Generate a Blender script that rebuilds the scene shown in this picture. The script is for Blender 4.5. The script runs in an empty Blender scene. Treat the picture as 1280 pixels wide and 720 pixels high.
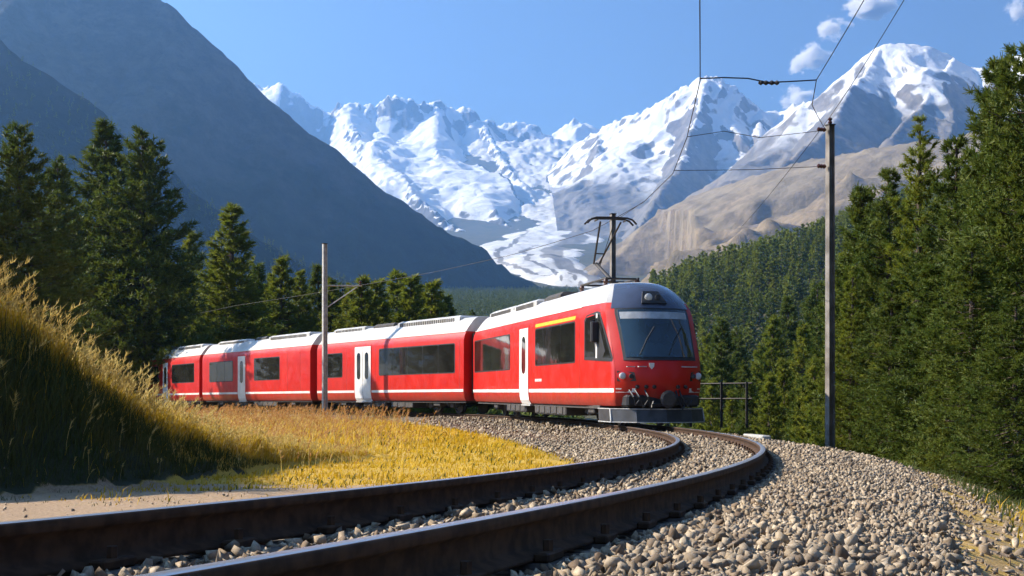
import bpy, math, random
import numpy as np

# ------------------------------------------------------------------ camera, sky, sun, exposure
sc = bpy.context.scene
COL = sc.collection
F, YH, CAMH = 1640.0, 506.7, 0.3314          # focal length in photo pixels, horizon row, lens height
cam_d = bpy.data.cameras.new('camera'); cam = bpy.data.objects.new('camera', cam_d); COL.objects.link(cam)
cam.location = (0, 0, CAMH); cam.rotation_euler = (math.radians(90), 0, 0)
cam_d.sensor_width = 36.0; cam_d.lens = F / 1280 * 36.0; cam_d.shift_y = (YH - 360) / 1280
cam_d.clip_start = 0.05; cam_d.clip_end = 40000
sc.camera = cam
SUN_EL = 34.0
SUN_DIR = np.array([-0.955, 0.295]); SUN_DIR /= np.linalg.norm(SUN_DIR)     # towards the sun, in plan
w = bpy.data.worlds.new('World'); sc.world = w; w.use_nodes = True
wn = w.node_tree; bg = wn.nodes['Background']
sky = wn.nodes.new('ShaderNodeTexSky'); sky.sky_type = 'NISHITA'; sky.sun_disc = False
sky.sun_elevation = math.radians(SUN_EL); sky.sun_rotation = math.atan2(SUN_DIR[0], SUN_DIR[1])
sky.altitude = 1900; sky.air_density = 1.0; sky.dust_density = 0.9; sky.ozone_density = 2.0
wn.links.new(sky.outputs[0], bg.inputs[0]); bg.inputs[1].default_value = 0.052
sun_d = bpy.data.lights.new('sun', 'SUN'); sun = bpy.data.objects.new('sun', sun_d); COL.objects.link(sun)
sun_d.energy = 5.0; sun_d.angle = math.radians(0.5); sun_d.color = (1.0, 0.89, 0.74)
ce = math.cos(math.radians(SUN_EL)); se = math.sin(math.radians(SUN_EL))
from mathutils import Vector, Matrix
SV = Vector((SUN_DIR[0] * ce, SUN_DIR[1] * ce, se))
sun.rotation_euler = SV.to_track_quat('Z', 'Y').to_euler()
sc.view_settings.view_transform = 'Standard'; sc.view_settings.look = 'None'
sc.view_settings.exposure = 1.45; sc.view_settings.gamma = 1.0; sc.view_settings.use_curve_mapping = False
sc.render.engine = 'CYCLES'
cy = sc.cycles
cy.use_denoising = True
cy.max_bounces = 6; cy.diffuse_bounces = 2; cy.glossy_bounces = 3; cy.transmission_bounces = 4
cy.transparent_max_bounces = 6; cy.volume_bounces = 4; cy.sample_clamp_indirect = 5
cy.caustics_reflective = False; cy.caustics_refractive = False

rng = np.random.default_rng(7); random.seed(7)

# ------------------------------------------------------------------ small helpers
def tag(o, label=None, cat=None, group=None, kind=None):
    if label: o['label'] = label
    if cat: o['category'] = cat
    if group: o['group'] = group
    if kind: o['kind'] = kind
    return o

def link(o, parent=None):
    COL.objects.link(o)
    if parent is not None: o.parent = parent
    return o

def empty(name, loc=(0, 0, 0), rz=0.0, parent=None):
    o = bpy.data.objects.new(name, None); o.empty_display_size = 0.3
    o.location = loc; o.rotation_euler = (0, 0, rz)
    return link(o, parent)

def np_mesh(name, V, faces, mat=None, smooth=False):
    """V (n,3); faces: list of (m,k) int arrays"""
    me = bpy.data.meshes.new(name)
    V = np.asarray(V, np.float32)
    if isinstance(faces, np.ndarray): faces = [faces]
    faces = [np.asarray(f, np.int32) for f in faces if len(f)]
    loops = np.concatenate([f.ravel() for f in faces]); tot = np.concatenate([np.full(len(f), f.shape[1], np.int32) for f in faces])
    st = np.concatenate([[0], np.cumsum(tot)[:-1]]).astype(np.int32)
    me.vertices.add(len(V)); me.vertices.foreach_set('co', V.ravel())
    me.loops.add(len(loops)); me.loops.foreach_set('vertex_index', loops)
    me.polygons.add(len(tot)); me.polygons.foreach_set('loop_start', st); me.polygons.foreach_set('loop_total', tot)
    me.update(calc_edges=True); me.validate()
    if smooth: me.polygons.foreach_set('use_smooth', np.ones(len(me.polygons), bool))
    if mat is not None: me.materials.append(mat)
    return me

def mobj(name, me, parent=None, loc=None):
    o = bpy.data.objects.new(name, me)
    if loc is not None: o.location = loc
    return link(o, parent)

def fattr(me, name, vals):
    a = me.attributes.new(name, 'FLOAT', 'POINT'); a.data.foreach_set('value', np.asarray(vals, np.float32))

class MB:
    """collects simple shapes, builds ONE mesh object"""
    def __init__(s): s.v = []; s.f = []; s.n = 0
    def add(s, vs, fs):
        b = s.n; s.v += [tuple(v) for v in vs]; s.f += [tuple(i + b for i in f) for f in fs]; s.n += len(vs); return s
    def box(s, x0, x1, y0, y1, z0, z1, bev=0.0):
        if bev <= 0:
            vs = [(x0, y0, z0), (x1, y0, z0), (x1, y1, z0), (x0, y1, z0), (x0, y0, z1), (x1, y0, z1), (x1, y1, z1), (x0, y1, z1)]
            return s.add(vs, [(3, 2, 1, 0), (4, 5, 6, 7), (0, 1, 5, 4), (1, 2, 6, 5), (2, 3, 7, 6), (3, 0, 4, 7)])
        b = bev; pts = [(x0 + b, y0), (x1 - b, y0), (x1, y0 + b), (x1, y1 - b), (x1 - b, y1), (x0 + b, y1), (x0, y1 - b), (x0, y0 + b)]
        cx, cy_ = (x0 + x1) / 2, (y0 + y1) / 2
        sx = (abs(x1 - x0) / 2 - b) / (abs(x1 - x0) / 2); sy = (abs(y1 - y0) / 2 - b) / (abs(y1 - y0) / 2)
        ins = [(cx + (x - cx) * sx, cy_ + (y - cy_) * sy) for x, y in pts]
        rings = [[(x, y, z0) for x, y in ins], [(x, y, z0 + b) for x, y in pts], [(x, y, z1 - b) for x, y in pts], [(x, y, z1) for x, y in ins]]
        return s.loft(rings, True, True)
    def loft(s, rings, cap0=True, cap1=True, closed=True):
        n = len(rings[0]); vs = [p for r in rings for p in r]; fs = []
        for i in range(len(rings) - 1):
            for j in range(n if closed else n - 1):
                k = (j + 1) % n
                fs.append((i * n + j, i * n + k, (i + 1) * n + k, (i + 1) * n + j))
        if cap0: fs.append(tuple(range(n - 1, -1, -1)))
        if cap1: fs.append(tuple((len(rings) - 1) * n + j for j in range(n)))
        return s.add(vs, fs)
    def tube(s, pts, r, n=6, r1=None, cap=True):
        pts = [Vector(p) for p in pts]; m = len(pts); rings = []
        up = Vector((0, 0, 1))
        for i, p in enumerate(pts):
            t = (pts[min(i + 1, m - 1)] - pts[max(i - 1, 0)]).normalized()
            a = up if abs(t.z) < 0.95 else Vector((1, 0, 0))
            u = t.cross(a).normalized(); v = u.cross(t)
            rr = r if r1 is None else r + (r1 - r) * i / max(m - 1, 1)
            rings.append([tuple(p + (u * math.cos(2 * math.pi * j / n) + v * math.sin(2 * math.pi * j / n)) * rr) for j in range(n)])
        return s.loft(rings, cap, cap)
    def lathe(s, prof, axis='z', c=(0, 0, 0), n=16):
        rings = []
        for r, h in prof:
            ring = []
            for j in range(n):
                a = 2 * math.pi * j / n; ca, sa = math.cos(a) * r, math.sin(a) * r
                p = {'z': (ca, sa, h), 'y': (ca, h, sa), 'x': (h, ca, sa)}[axis]
                ring.append((p[0] + c[0], p[1] + c[1], p[2] + c[2]))
            rings.append(ring)
        return s.loft(rings)
    def mesh(s, name, mat, smooth=False):
        me = bpy.data.meshes.new(name); me.from_pydata(s.v, [], s.f); me.update()
        if mat: me.materials.append(mat)
        if smooth: me.polygons.foreach_set('use_smooth', np.ones(len(me.polygons), bool))
        return me
    def build(s, name, mat, parent=None, smooth=False, loc=None, fix=True):
        me = s.mesh(name, mat, smooth)
        if fix:
            import bmesh
            bm = bmesh.new(); bm.from_mesh(me); bmesh.ops.recalc_face_normals(bm, faces=bm.faces); bm.to_mesh(me); bm.free()
        return mobj(name, me, parent, loc)

# ---- noise
def _hash(ix, iy, seed):
    h = (ix.astype(np.int64) * 374761393 + iy.astype(np.int64) * 668265263 + seed * 2147483647) & 0xffffffff
    h = ((h ^ (h >> 13)) * 1274126177) & 0xffffffff
    h = h ^ (h >> 16)
    return h
def pnoise(x, y, seed=0):
    x = np.asarray(x, float); y = np.asarray(y, float)
    ix = np.floor(x); iy = np.floor(y); fx = x - ix; fy = y - iy
    u = fx * fx * fx * (fx * (fx * 6 - 15) + 10); v = fy * fy * fy * (fy * (fy * 6 - 15) + 10)
    def g(a, b):
        an = _hash(ix + a, iy + b, seed) * (2 * np.pi / 4294967296.0)
        return np.cos(an) * (fx - a) + np.sin(an) * (fy - b)
    n = (g(0, 0) * (1 - u) + g(1, 0) * u) * (1 - v) + (g(0, 1) * (1 - u) + g(1, 1) * u) * v
    return n * 1.5
def fbm(x, y, seed=0, oct=4, gain=0.5):
    t = 0; a = 1.0; f = 1.0
    for i in range(oct): t = t + a * pnoise(x * f, y * f, seed + i * 17); a *= gain; f *= 2.03
    return t
def ridged(x, y, seed=0, oct=4, gain=0.55):
    t = 0; a = 1.0; f = 1.0; nrm = 0
    for i in range(oct):
        t = t + a * (1 - np.abs(pnoise(x * f, y * f, seed + i * 31)) * 1.6); nrm += a; a *= gain; f *= 2.1
    return t / nrm
def noised(x, y, seed):
    ix = np.floor(x); iy = np.floor(y); fx = x - ix; fy = y - iy
    u = fx ** 3 * (fx * (fx * 6 - 15) + 10); v = fy ** 3 * (fy * (fy * 6 - 15) + 10)
    du = 30 * fx * fx * (fx * (fx - 2) + 1); dv = 30 * fy * fy * (fy * (fy - 2) + 1)
    h = lambda a, b: _hash(ix + a, iy + b, seed) / 2147483648.0 - 1.0
    a, b, c, d = h(0, 0), h(1, 0), h(0, 1), h(1, 1); k = a - b - c + d
    return a + (b - a) * u + (c - a) * v + k * u * v, du * ((b - a) + k * v), dv * ((c - a) + k * u)
def erode(x, y, seed, oct=9, k=1.0):
    """slope-damped noise: sharp ribs, smooth hollows"""
    t = 0; amp = 1.0; dx = 0; dy = 0; sc_ = 1.0
    for i in range(oct):
        n, nx, ny = noised(x, y, seed + i * 13)
        dx = dx + nx * amp * .9; dy = dy + ny * amp * .9
        t = t + amp * n / (1 + k * (dx * dx + dy * dy)); amp *= .5
        x, y = 1.62 * x - 1.22 * y + 3.1, 1.22 * x + 1.62 * y + 7.7
    return t
def sstep(a, b, x):
    t = np.clip((x - a) / (b - a), 0, 1); return t * t * (3 - 2 * t)

# ---- pixel ray -> point at depth d (used for places read off the photograph)
def P(px, py, d): return ((px - 640) / F * d, d, CAMH + (YH - py) / F * d)

# ------------------------------------------------------------------ materials
def new_mat(name):
    m = bpy.data.materials.new(name); m.use_nodes = True
    nt = m.node_tree; b = nt.nodes['Principled BSDF']
    return m, nt, b
def nd(nt, t, **kw):
    n = nt.nodes.new(t)
    for k, v in kw.items(): setattr(n, k, v)
    return n
def mixc(nt, fac, a, b, blend='MIX'):
    n = nd(nt, 'ShaderNodeMix', data_type='RGBA', blend_type=blend)
    for i, v in ((0, fac), (6, a), (7, b)):
        if hasattr(v, 'is_output'): nt.links.new(v, n.inputs[i])
        elif i == 0: n.inputs[0].default_value = v
        else: n.inputs[i].default_value = (*v, 1)
    return n.outputs[2]
def mth(nt, op, a, b=None, c=None, clamp=False):
    n = nd(nt, 'ShaderNodeMath', operation=op, use_clamp=clamp)
    for i, v in enumerate((a, b, c)):
        if v is None: continue
        if hasattr(v, 'is_output'): nt.links.new(v, n.inputs[i])
        else: n.inputs[i].default_value = v
    return n.outputs[0]
def mrange(nt, v, a, b, c=0.0, d=1.0, smooth=True):
    n = nd(nt, 'ShaderNodeMapRange'); n.interpolation_type = 'SMOOTHSTEP' if smooth else 'LINEAR'
    nt.links.new(v, n.inputs[0]); n.inputs[1].default_value = a; n.inputs[2].default_value = b; n.inputs[3].default_value = c; n.inputs[4].default_value = d
    return n.outputs[0]
def tex(nt, scale, detail=4, rough=0.55, coord='Object', kind='n'):
    tc = nd(nt, 'ShaderNodeTexCoord')
    if kind == 'n':
        n = nd(nt, 'ShaderNodeTexNoise'); n.inputs['Scale'].default_value = scale; n.inputs['Detail'].default_value = detail; n.inputs['Roughness'].default_value = rough
        nt.links.new(tc.outputs[coord], n.inputs['Vector']); return n.outputs[0]
    n = nd(nt, 'ShaderNodeTexVoronoi'); n.inputs['Scale'].default_value = scale
    nt.links.new(tc.outputs[coord], n.inputs['Vector']); return n
def bump(nt, b, h, strength, dist):
    n = nd(nt, 'ShaderNodeBump'); n.inputs['Strength'].default_value = strength; n.inputs['Distance'].default_value = dist
    nt.links.new(h, n.inputs['Height']); nt.links.new(n.outputs[0], b.inputs['Normal'])
def simple(name, col, col2=None, rough=0.6, metal=0.0, scale=6.0, bmp=0.0, bdist=0.01, coat=0.0, spec=None, rough2=None):
    m, nt, b = new_mat(name)
    b.inputs['Roughness'].default_value = rough; b.inputs['Metallic'].default_value = metal
    if coat: b.inputs['Coat Weight'].default_value = coat; b.inputs['Coat Roughness'].default_value = 0.06
    if spec is not None: b.inputs['Specular IOR Level'].default_value = spec
    t = tex(nt, scale, 5)
    c2 = col2 or tuple(c * 0.75 for c in col)
    nt.links.new(mixc(nt, mrange(nt, t, 0.35, 0.65), col, c2), b.inputs['Base Color'])
    if rough2 is not None: nt.links.new(mrange(nt, tex(nt, scale * 2.3, 4), 0.35, 0.65, rough, rough2), b.inputs['Roughness'])
    if bmp: bump(nt, b, t, bmp, bdist)
    return m

MT = {}
MT['red'] = simple('red_paint', (0.55, 0.012, 0.006), (0.48, 0.010, 0.005), rough=0.36, scale=1.2, coat=0.1, rough2=0.5, spec=.3)
def dirty_red():
    m = MT['red']; nt = m.node_tree; b = nt.nodes['Principled BSDF']; src = b.inputs['Base Color'].links[0].from_socket
    tc = nd(nt, 'ShaderNodeTexCoord'); sx = nd(nt, 'ShaderNodeSeparateXYZ'); nt.links.new(tc.outputs['Object'], sx.inputs[0])
    mp = nd(nt, 'ShaderNodeMapping'); mp.inputs['Scale'].default_value = (5.0, 5.0, 0.7); nt.links.new(tc.outputs['Object'], mp.inputs[0])
    n = nd(nt, 'ShaderNodeTexNoise'); n.inputs['Scale'].default_value = 1.6; n.inputs['Detail'].default_value = 6; nt.links.new(mp.outputs[0], n.inputs['Vector'])
    f = mth(nt, 'ADD', mrange(nt, sx.outputs[2], .5, 1.25, .55, 0.0), mth(nt, 'MULTIPLY', mth(nt, 'SUBTRACT', n.outputs[0], .5), .55))
    nt.links.new(mixc(nt, mrange(nt, f, .05, .75, 0, .6), src, (0.16, 0.07, 0.045)), b.inputs['Base Color'])
dirty_red()
MT['white'] = simple('white_paint', (0.78, 0.76, 0.72), (0.66, 0.64, 0.60), rough=0.4, scale=2.0)
MT['roof'] = simple('roof_paint', (0.60, 0.59, 0.57), (0.42, 0.41, 0.39), rough=0.5, scale=1.4)
MT['navy'] = simple('navy_gloss', (0.05, 0.062, 0.10), (0.06, 0.072, 0.115), rough=0.15, scale=2.0, coat=0.5)
MT['black'] = simple('black_plastic', (0.012, 0.012, 0.014), (0.02, 0.02, 0.022), rough=0.5)
MT['rubber'] = simple('bellows_rubber', (0.018, 0.016, 0.016), rough=0.8, scale=8)
MT['under'] = simple('underframe_grey', (0.035, 0.032, 0.030), (0.06, 0.05, 0.042), rough=0.75, scale=5)
MT['steel'] = simple('grey_steel', (0.055, 0.055, 0.058), (0.028, 0.027, 0.026), rough=0.5, metal=0.3, scale=3)
MT['lightsteel'] = simple('galvanised_steel', (0.50, 0.49, 0.46), (0.34, 0.33, 0.31), rough=0.55, metal=0.15, scale=7, bmp=0.1)
MT['yellow'] = simple('yellow_stripe', (0.78, 0.50, 0.03), rough=0.4)
MT['darkiron'] = simple('dark_iron', (0.03, 0.028, 0.028), (0.05, 0.04, 0.035), rough=0.6, metal=0.4)
MT['mastside'] = simple('weathered_mast_steel', (0.24, 0.21, 0.18), (0.10, 0.085, 0.07), rough=0.75, scale=1.6, bmp=0.15)
MT['wire'] = simple('wire', (0.025, 0.022, 0.02), rough=0.6, metal=0.5)
MT['ceramic'] = simple('brown_insulator', (0.10, 0.035, 0.02), rough=0.25)
MT['concrete'] = simple('concrete', (0.42, 0.40, 0.36), (0.30, 0.29, 0.26), rough=0.9, scale=14, bmp=0.4)
MT['sleeper'] = simple('sleeper_wood', (0.055, 0.042, 0.034), (0.10, 0.08, 0.065), rough=0.9, scale=9, bmp=0.5)
MT['lamp'] = simple('lamp_lens', (0.75, 0.75, 0.72), (0.6, 0.6, 0.58), rough=0.12, coat=0.5)
MT['skin'] = simple('blind_and_reflection_grey', (0.42, 0.44, 0.46), rough=0.6)
def glass_mat(name, col, rough):
    m, nt, b = new_mat(name)
    t = tex(nt, 0.9, 3)
    nt.links.new(mixc(nt, mrange(nt, t, 0.4, 0.6), col, tuple(c * 1.8 for c in col)), b.inputs['Base Color'])
    b.inputs['Roughness'].default_value = rough; b.inputs['IOR'].default_value = 1.85
    bump(nt, b, tex(nt, 1.3, 2), 0.06, 0.05)
    return m
MT['glass'] = glass_mat('tinted_glass', (0.012, 0.012, 0.011), 0.04)
MT['screen'] = glass_mat('windscreen_glass', (0.010, 0.022, 0.032), 0.03)
def rail_mat():
    m, nt, b = new_mat('rusted_rail')
    g = nd(nt, 'ShaderNodeNewGeometry'); sx = nd(nt, 'ShaderNodeSeparateXYZ'); nt.links.new(g.outputs['True Normal'], sx.inputs[0])
    at = nd(nt, 'ShaderNodeAttribute', attribute_name='top')
    run = mth(nt, 'MULTIPLY', mrange(nt, sx.outputs[2], 0.8, 0.95), at.outputs['Fac'])
    t = tex(nt, 14, 6)
    rust = mixc(nt, mrange(nt, t, 0.35, 0.65), (0.042, 0.023, 0.013), (0.085, 0.046, 0.025))
    nt.links.new(mixc(nt, run, rust, (0.55, 0.52, 0.50)), b.inputs['Base Color'])
    nt.links.new(mrange(nt, run, 0, 1, 0.85, 0.30), b.inputs['Roughness']); b.inputs['Specular IOR Level'].default_value = .2; nt.links.new(mth(nt, 'MULTIPLY', run, 0.9), b.inputs['Metallic'])
    bump(nt, b, t, 0.25, 0.004)
    return m
MT['rail'] = rail_mat()
def stone_mat(name, sc_=9.0):
    m, nt, b = new_mat(name)
    g = nd(nt, 'ShaderNodeNewGeometry')
    r = nd(nt, 'ShaderNodeValToRGB'); e = r.color_ramp.elements
    e[0].position = 0.0; e[0].color = (0.15, 0.10, 0.06, 1); e[1].position = 1.0; e[1].color = (0.62, 0.50, 0.34, 1)
    for p, c in ((0.35, (0.34, 0.26, 0.17, 1)), (0.6, (0.52, 0.415, 0.285, 1)), (0.8, (0.20, 0.15, 0.10, 1))):
        q = e.new(p); q.color = c
    oi = nd(nt, 'ShaderNodeObjectInfo')
    nt.links.new(mth(nt, 'FRACT', mth(nt, 'ADD', g.outputs['Random Per Island'], oi.outputs['Random'])), r.inputs[0])
    t = tex(nt, 60, 5, coord='Object')
    nt.links.new(mixc(nt, mrange(nt, t, 0.3, 0.7, 0, 0.55), r.outputs[0], (0.13, 0.09, 0.06)), b.inputs['Base Color'])
    b.inputs['Roughness'].default_value = 0.88
    bump(nt, b, t, 0.5, 0.004)
    return m
MT['stone'] = stone_mat('ballast_stone')
def ballast_mat():
    m, nt, b = new_mat('ballast_bed')
    v = tex(nt, 17, kind='v'); v.inputs['Randomness'].default_value = 1
    sep = nd(nt, 'ShaderNodeSeparateColor'); nt.links.new(v.outputs['Color'], sep.inputs[0])
    c = mixc(nt, sep.outputs[0], (0.17, 0.13, 0.09), (0.38, 0.31, 0.23))
    nt.links.new(mixc(nt, mrange(nt, v.outputs['Distance'], 0.25, 0.75), c, (0.05, 0.038, 0.028)), b.inputs['Base Color'])  # shade in the gaps between stones is painted as dark brown
    b.inputs['Roughness'].default_value = 0.95
    bump(nt, b, mth(nt, 'MULTIPLY', v.outputs['Distance'], -1.0), 1.0, 0.05)
    return m
MT['ballast'] = ballast_mat()
def foliage_mat(name, c1, c2, c3, scale=1.3, trans=0.4):
    m, nt, b = new_mat(name)
    oi = nd(nt, 'ShaderNodeObjectInfo'); g = nd(nt, 'ShaderNodeNewGeometry')
    t = tex(nt, scale, 4)
    c = mixc(nt, mrange(nt, t, 0.35, 0.65), c1, c2)
    c = mixc(nt, mth(nt, 'MULTIPLY', oi.outputs['Random'], 0.5), c, c3)
    c = mixc(nt, mth(nt, 'MULTIPLY', g.outputs['Random Per Island'], 0.45), c, tuple(x * 0.45 for x in c1))
    nt.links.new(c, b.inputs['Base Color']); b.inputs['Roughness'].default_value = 0.6
    b.inputs['Specular IOR Level'].default_value = 0.25
    tr = nd(nt, 'ShaderNodeBsdfTranslucent'); nt.links.new(c, tr.inputs[0])
    mx = nd(nt, 'ShaderNodeMixShader'); mx.inputs[0].default_value = trans
    nt.links.new(b.outputs[0], mx.inputs[1]); nt.links.new(tr.outputs[0], mx.inputs[2])
    nt.links.new(mx.outputs[0], nt.nodes['Material Output'].inputs[0])
    return m
MT['pine'] = foliage_mat('pine_needles', (0.10, 0.14, 0.016), (0.18, 0.205, 0.026), (0.075, 0.12, 0.018), trans=0.3)
MT['larch'] = foliage_mat('larch_needles', (0.20, 0.235, 0.02), (0.29, 0.29, 0.03), (0.16, 0.205, 0.02))
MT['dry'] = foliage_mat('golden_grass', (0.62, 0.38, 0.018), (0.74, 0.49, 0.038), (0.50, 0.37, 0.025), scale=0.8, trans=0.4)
MT['drygreen'] = foliage_mat('bank_grass', (0.055, 0.08, 0.018), (0.12, 0.12, 0.03), (0.075, 0.09, 0.02), scale=0.7, trans=0.25)  # dark green, partly the bank face's shade put into the colour
MT['plume'] = foliage_mat('seed_head', (0.58, 0.42, 0.12), (0.68, 0.53, 0.20), (0.48, 0.29, 0.14), scale=0.9, trans=0.45)
MT['rust_head'] = foliage_mat('rusty_seed_head', (0.46, 0.24, 0.08), (0.58, 0.36, 0.10), (0.40, 0.18, 0.08), scale=0.9, trans=0.4)
MT['herb'] = foliage_mat('low_herb', (0.07, 0.10, 0.02), (0.12, 0.13, 0.03), (0.10, 0.11, 0.02), scale=0.9)
MT['bark'] = simple('bark', (0.10, 0.07, 0.05), (0.055, 0.04, 0.03), rough=0.95, scale=5, bmp=0.6, bdist=0.03)
def ground_mat():
    m, nt, b = new_mat('ground_soil')
    gr = nd(nt, 'ShaderNodeAttribute', attribute_name='grass').outputs['Fac']
    fo = nd(nt, 'ShaderNodeAttribute', attribute_name='forest_or_bank_shade').outputs['Fac']
    t = tex(nt, 3.0, 8, 0.7); t2 = tex(nt, 40, 5, 0.7); t3 = tex(nt, 0.02, 8, 0.6)
    gravel = mixc(nt, mrange(nt, t2, 0.3, 0.7), (0.27, 0.17, 0.095), (0.50, 0.345, 0.21))
    dirt = mixc(nt, mrange(nt, t, 0.4, 0.6), (0.30, 0.185, 0.08), (0.40, 0.28, 0.14))
    gravel = mixc(nt, mrange(nt, t, 0.45, 0.7, 0, 0.5), gravel, dirt)
    gold = mixc(nt, mrange(nt, t2, 0.3, 0.7), (0.44, 0.26, 0.022), (0.60, 0.38, 0.045))
    gf = mth(nt, 'ADD', gr, mth(nt, 'MULTIPLY', mth(nt, 'SUBTRACT', t, 0.5), 0.9))
    c = mixc(nt, mrange(nt, gf, 0.4, 0.65), gravel, gold)
    wood = mixc(nt, mrange(nt, t3, 0.35, 0.65), (0.03, 0.036, 0.012), (0.075, 0.065, 0.025))
    c = mixc(nt, mrange(nt, mth(nt, 'ADD', fo, mth(nt, 'MULTIPLY', mth(nt, 'SUBTRACT', t, 0.5), 0.6)), 0.4, 0.6), c, wood)
    nt.links.new(c, b.inputs['Base Color']); b.inputs['Roughness'].default_value = 0.95
    bump(nt, b, t2, 0.7, 0.03)
    return m
MT['ground'] = ground_mat()

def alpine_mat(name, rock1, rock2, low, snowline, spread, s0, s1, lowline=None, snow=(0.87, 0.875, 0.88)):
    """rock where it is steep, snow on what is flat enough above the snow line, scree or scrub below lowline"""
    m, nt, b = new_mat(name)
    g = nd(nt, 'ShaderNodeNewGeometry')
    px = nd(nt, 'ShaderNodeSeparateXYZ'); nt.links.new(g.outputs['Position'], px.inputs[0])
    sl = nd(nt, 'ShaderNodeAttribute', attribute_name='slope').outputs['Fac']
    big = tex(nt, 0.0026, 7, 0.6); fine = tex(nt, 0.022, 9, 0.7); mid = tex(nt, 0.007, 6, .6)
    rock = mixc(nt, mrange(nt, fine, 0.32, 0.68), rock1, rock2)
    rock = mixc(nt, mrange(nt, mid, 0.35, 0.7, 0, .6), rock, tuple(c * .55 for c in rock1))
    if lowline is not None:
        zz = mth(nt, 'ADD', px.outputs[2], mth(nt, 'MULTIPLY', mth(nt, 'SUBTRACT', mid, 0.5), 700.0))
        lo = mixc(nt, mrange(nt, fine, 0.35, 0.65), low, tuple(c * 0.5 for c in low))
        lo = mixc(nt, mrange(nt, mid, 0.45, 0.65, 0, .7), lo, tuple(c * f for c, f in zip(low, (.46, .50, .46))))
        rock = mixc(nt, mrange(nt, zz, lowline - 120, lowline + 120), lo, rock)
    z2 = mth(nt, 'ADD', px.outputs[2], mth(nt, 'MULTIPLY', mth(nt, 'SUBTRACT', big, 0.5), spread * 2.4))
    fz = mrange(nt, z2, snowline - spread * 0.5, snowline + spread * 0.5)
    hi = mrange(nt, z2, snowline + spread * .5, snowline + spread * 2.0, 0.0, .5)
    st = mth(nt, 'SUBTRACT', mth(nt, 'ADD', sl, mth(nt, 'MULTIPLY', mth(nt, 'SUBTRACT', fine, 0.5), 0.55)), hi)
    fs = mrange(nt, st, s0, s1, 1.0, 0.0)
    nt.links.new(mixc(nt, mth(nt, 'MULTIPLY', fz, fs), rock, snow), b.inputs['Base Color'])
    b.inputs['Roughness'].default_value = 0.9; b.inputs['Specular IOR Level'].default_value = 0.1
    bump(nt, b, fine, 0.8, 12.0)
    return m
MT['bernina'] = alpine_mat('snow_massif', (0.13, 0.125, 0.125), (0.23, 0.215, 0.20), None, 720, 260, .86, 1.06)
MT['peak'] = alpine_mat('snow_peak', (0.17, 0.155, 0.14), (0.31, 0.275, 0.235), (0.34, 0.275, 0.20), 1080, 260, .90, 1.1, lowline=560)
MT['dome'] = alpine_mat('snow_dome', (0.17, 0.155, 0.14), (0.31, 0.275, 0.235), (0.34, 0.26, 0.165), 1120, 200, .95, 1.15, lowline=800)
MT['brown'] = alpine_mat('scree_slope', (0.36, 0.29, 0.19), (0.19, 0.15, 0.10), (0.31, 0.235, 0.145), 99999, 10, .1, .2, lowline=470)
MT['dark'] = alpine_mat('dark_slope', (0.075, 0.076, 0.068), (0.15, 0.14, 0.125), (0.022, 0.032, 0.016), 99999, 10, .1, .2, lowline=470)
def ice_mat():
    m, nt, b = new_mat('glacier_ice')
    u = nd(nt, 'ShaderNodeAttribute', attribute_name='moraine').outputs['Fac']
    t = tex(nt, 0.012, 9, 0.7); t2 = tex(nt, 0.003, 6, 0.6)
    f = mth(nt, 'ADD', u, mth(nt, 'MULTIPLY', mth(nt, 'SUBTRACT', t, 0.5), 0.75))
    ice = mixc(nt, mrange(nt, t, 0.35, 0.7), (0.78, 0.775, 0.76), (0.50, 0.49, 0.475))
    deb = mixc(nt, mrange(nt, t2, 0.35, 0.65), (0.16, 0.15, 0.145), (0.30, 0.28, 0.26))
    nt.links.new(mixc(nt, mrange(nt, f, 0.36, 0.58), ice, deb), b.inputs['Base Color'])
    b.inputs['Roughness'].default_value = 0.8
    bump(nt, b, t, 1.0, 12.0)
    return m
MT['ice'] = ice_mat()

# ------------------------------------------------------------------ the railway line
DS = 0.05
S_ = np.arange(-30, 130, DS)
k_ = .014358 - .00025537 * S_ + 1.082e-5 * S_ * S_
k_ = np.where(S_ < 0, .014358, k_); k_ = np.where(S_ > 46, .017, k_); k_ = np.where(S_ > 56, -.002, k_)
A_ = np.cumsum(k_) * DS; i0 = np.searchsorted(S_, 0); A_ += 1.2491 - A_[i0]
X_ = np.cumsum(np.cos(A_)) * DS; Y_ = np.cumsum(np.sin(A_)) * DS
X_ += -.294 - X_[i0]; Y_ += 4.702 - Y_[i0]
Z_ = -.01736 * S_ + .00036821 * S_ * S_
Z_ = np.where(S_ > 46, -.01736 * 46 + .00036821 * 46 ** 2 + .168 * (1 - np.exp(-(S_ - 46) / 30.)), Z_)
Z_ = np.where(S_ < -8, .01736 * 8 + .00036821 * 64 + 0 * S_, Z_)
def tr(s, off=0.0, dz=0.0):
    """point on the line: s metres along, off metres to the left (inside of the curve), dz above the rail tops"""
    x = np.interp(s, S_, X_); y = np.interp(s, S_, Y_); a = np.interp(s, S_, A_); z = np.interp(s, S_, Z_)
    return x - np.sin(a) * off, y + np.cos(a) * off, z + dz
_ts = S_[::8]; _tx = X_[::8]; _ty = Y_[::8]; _ta = A_[::8]; _tz = Z_[::8]
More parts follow.
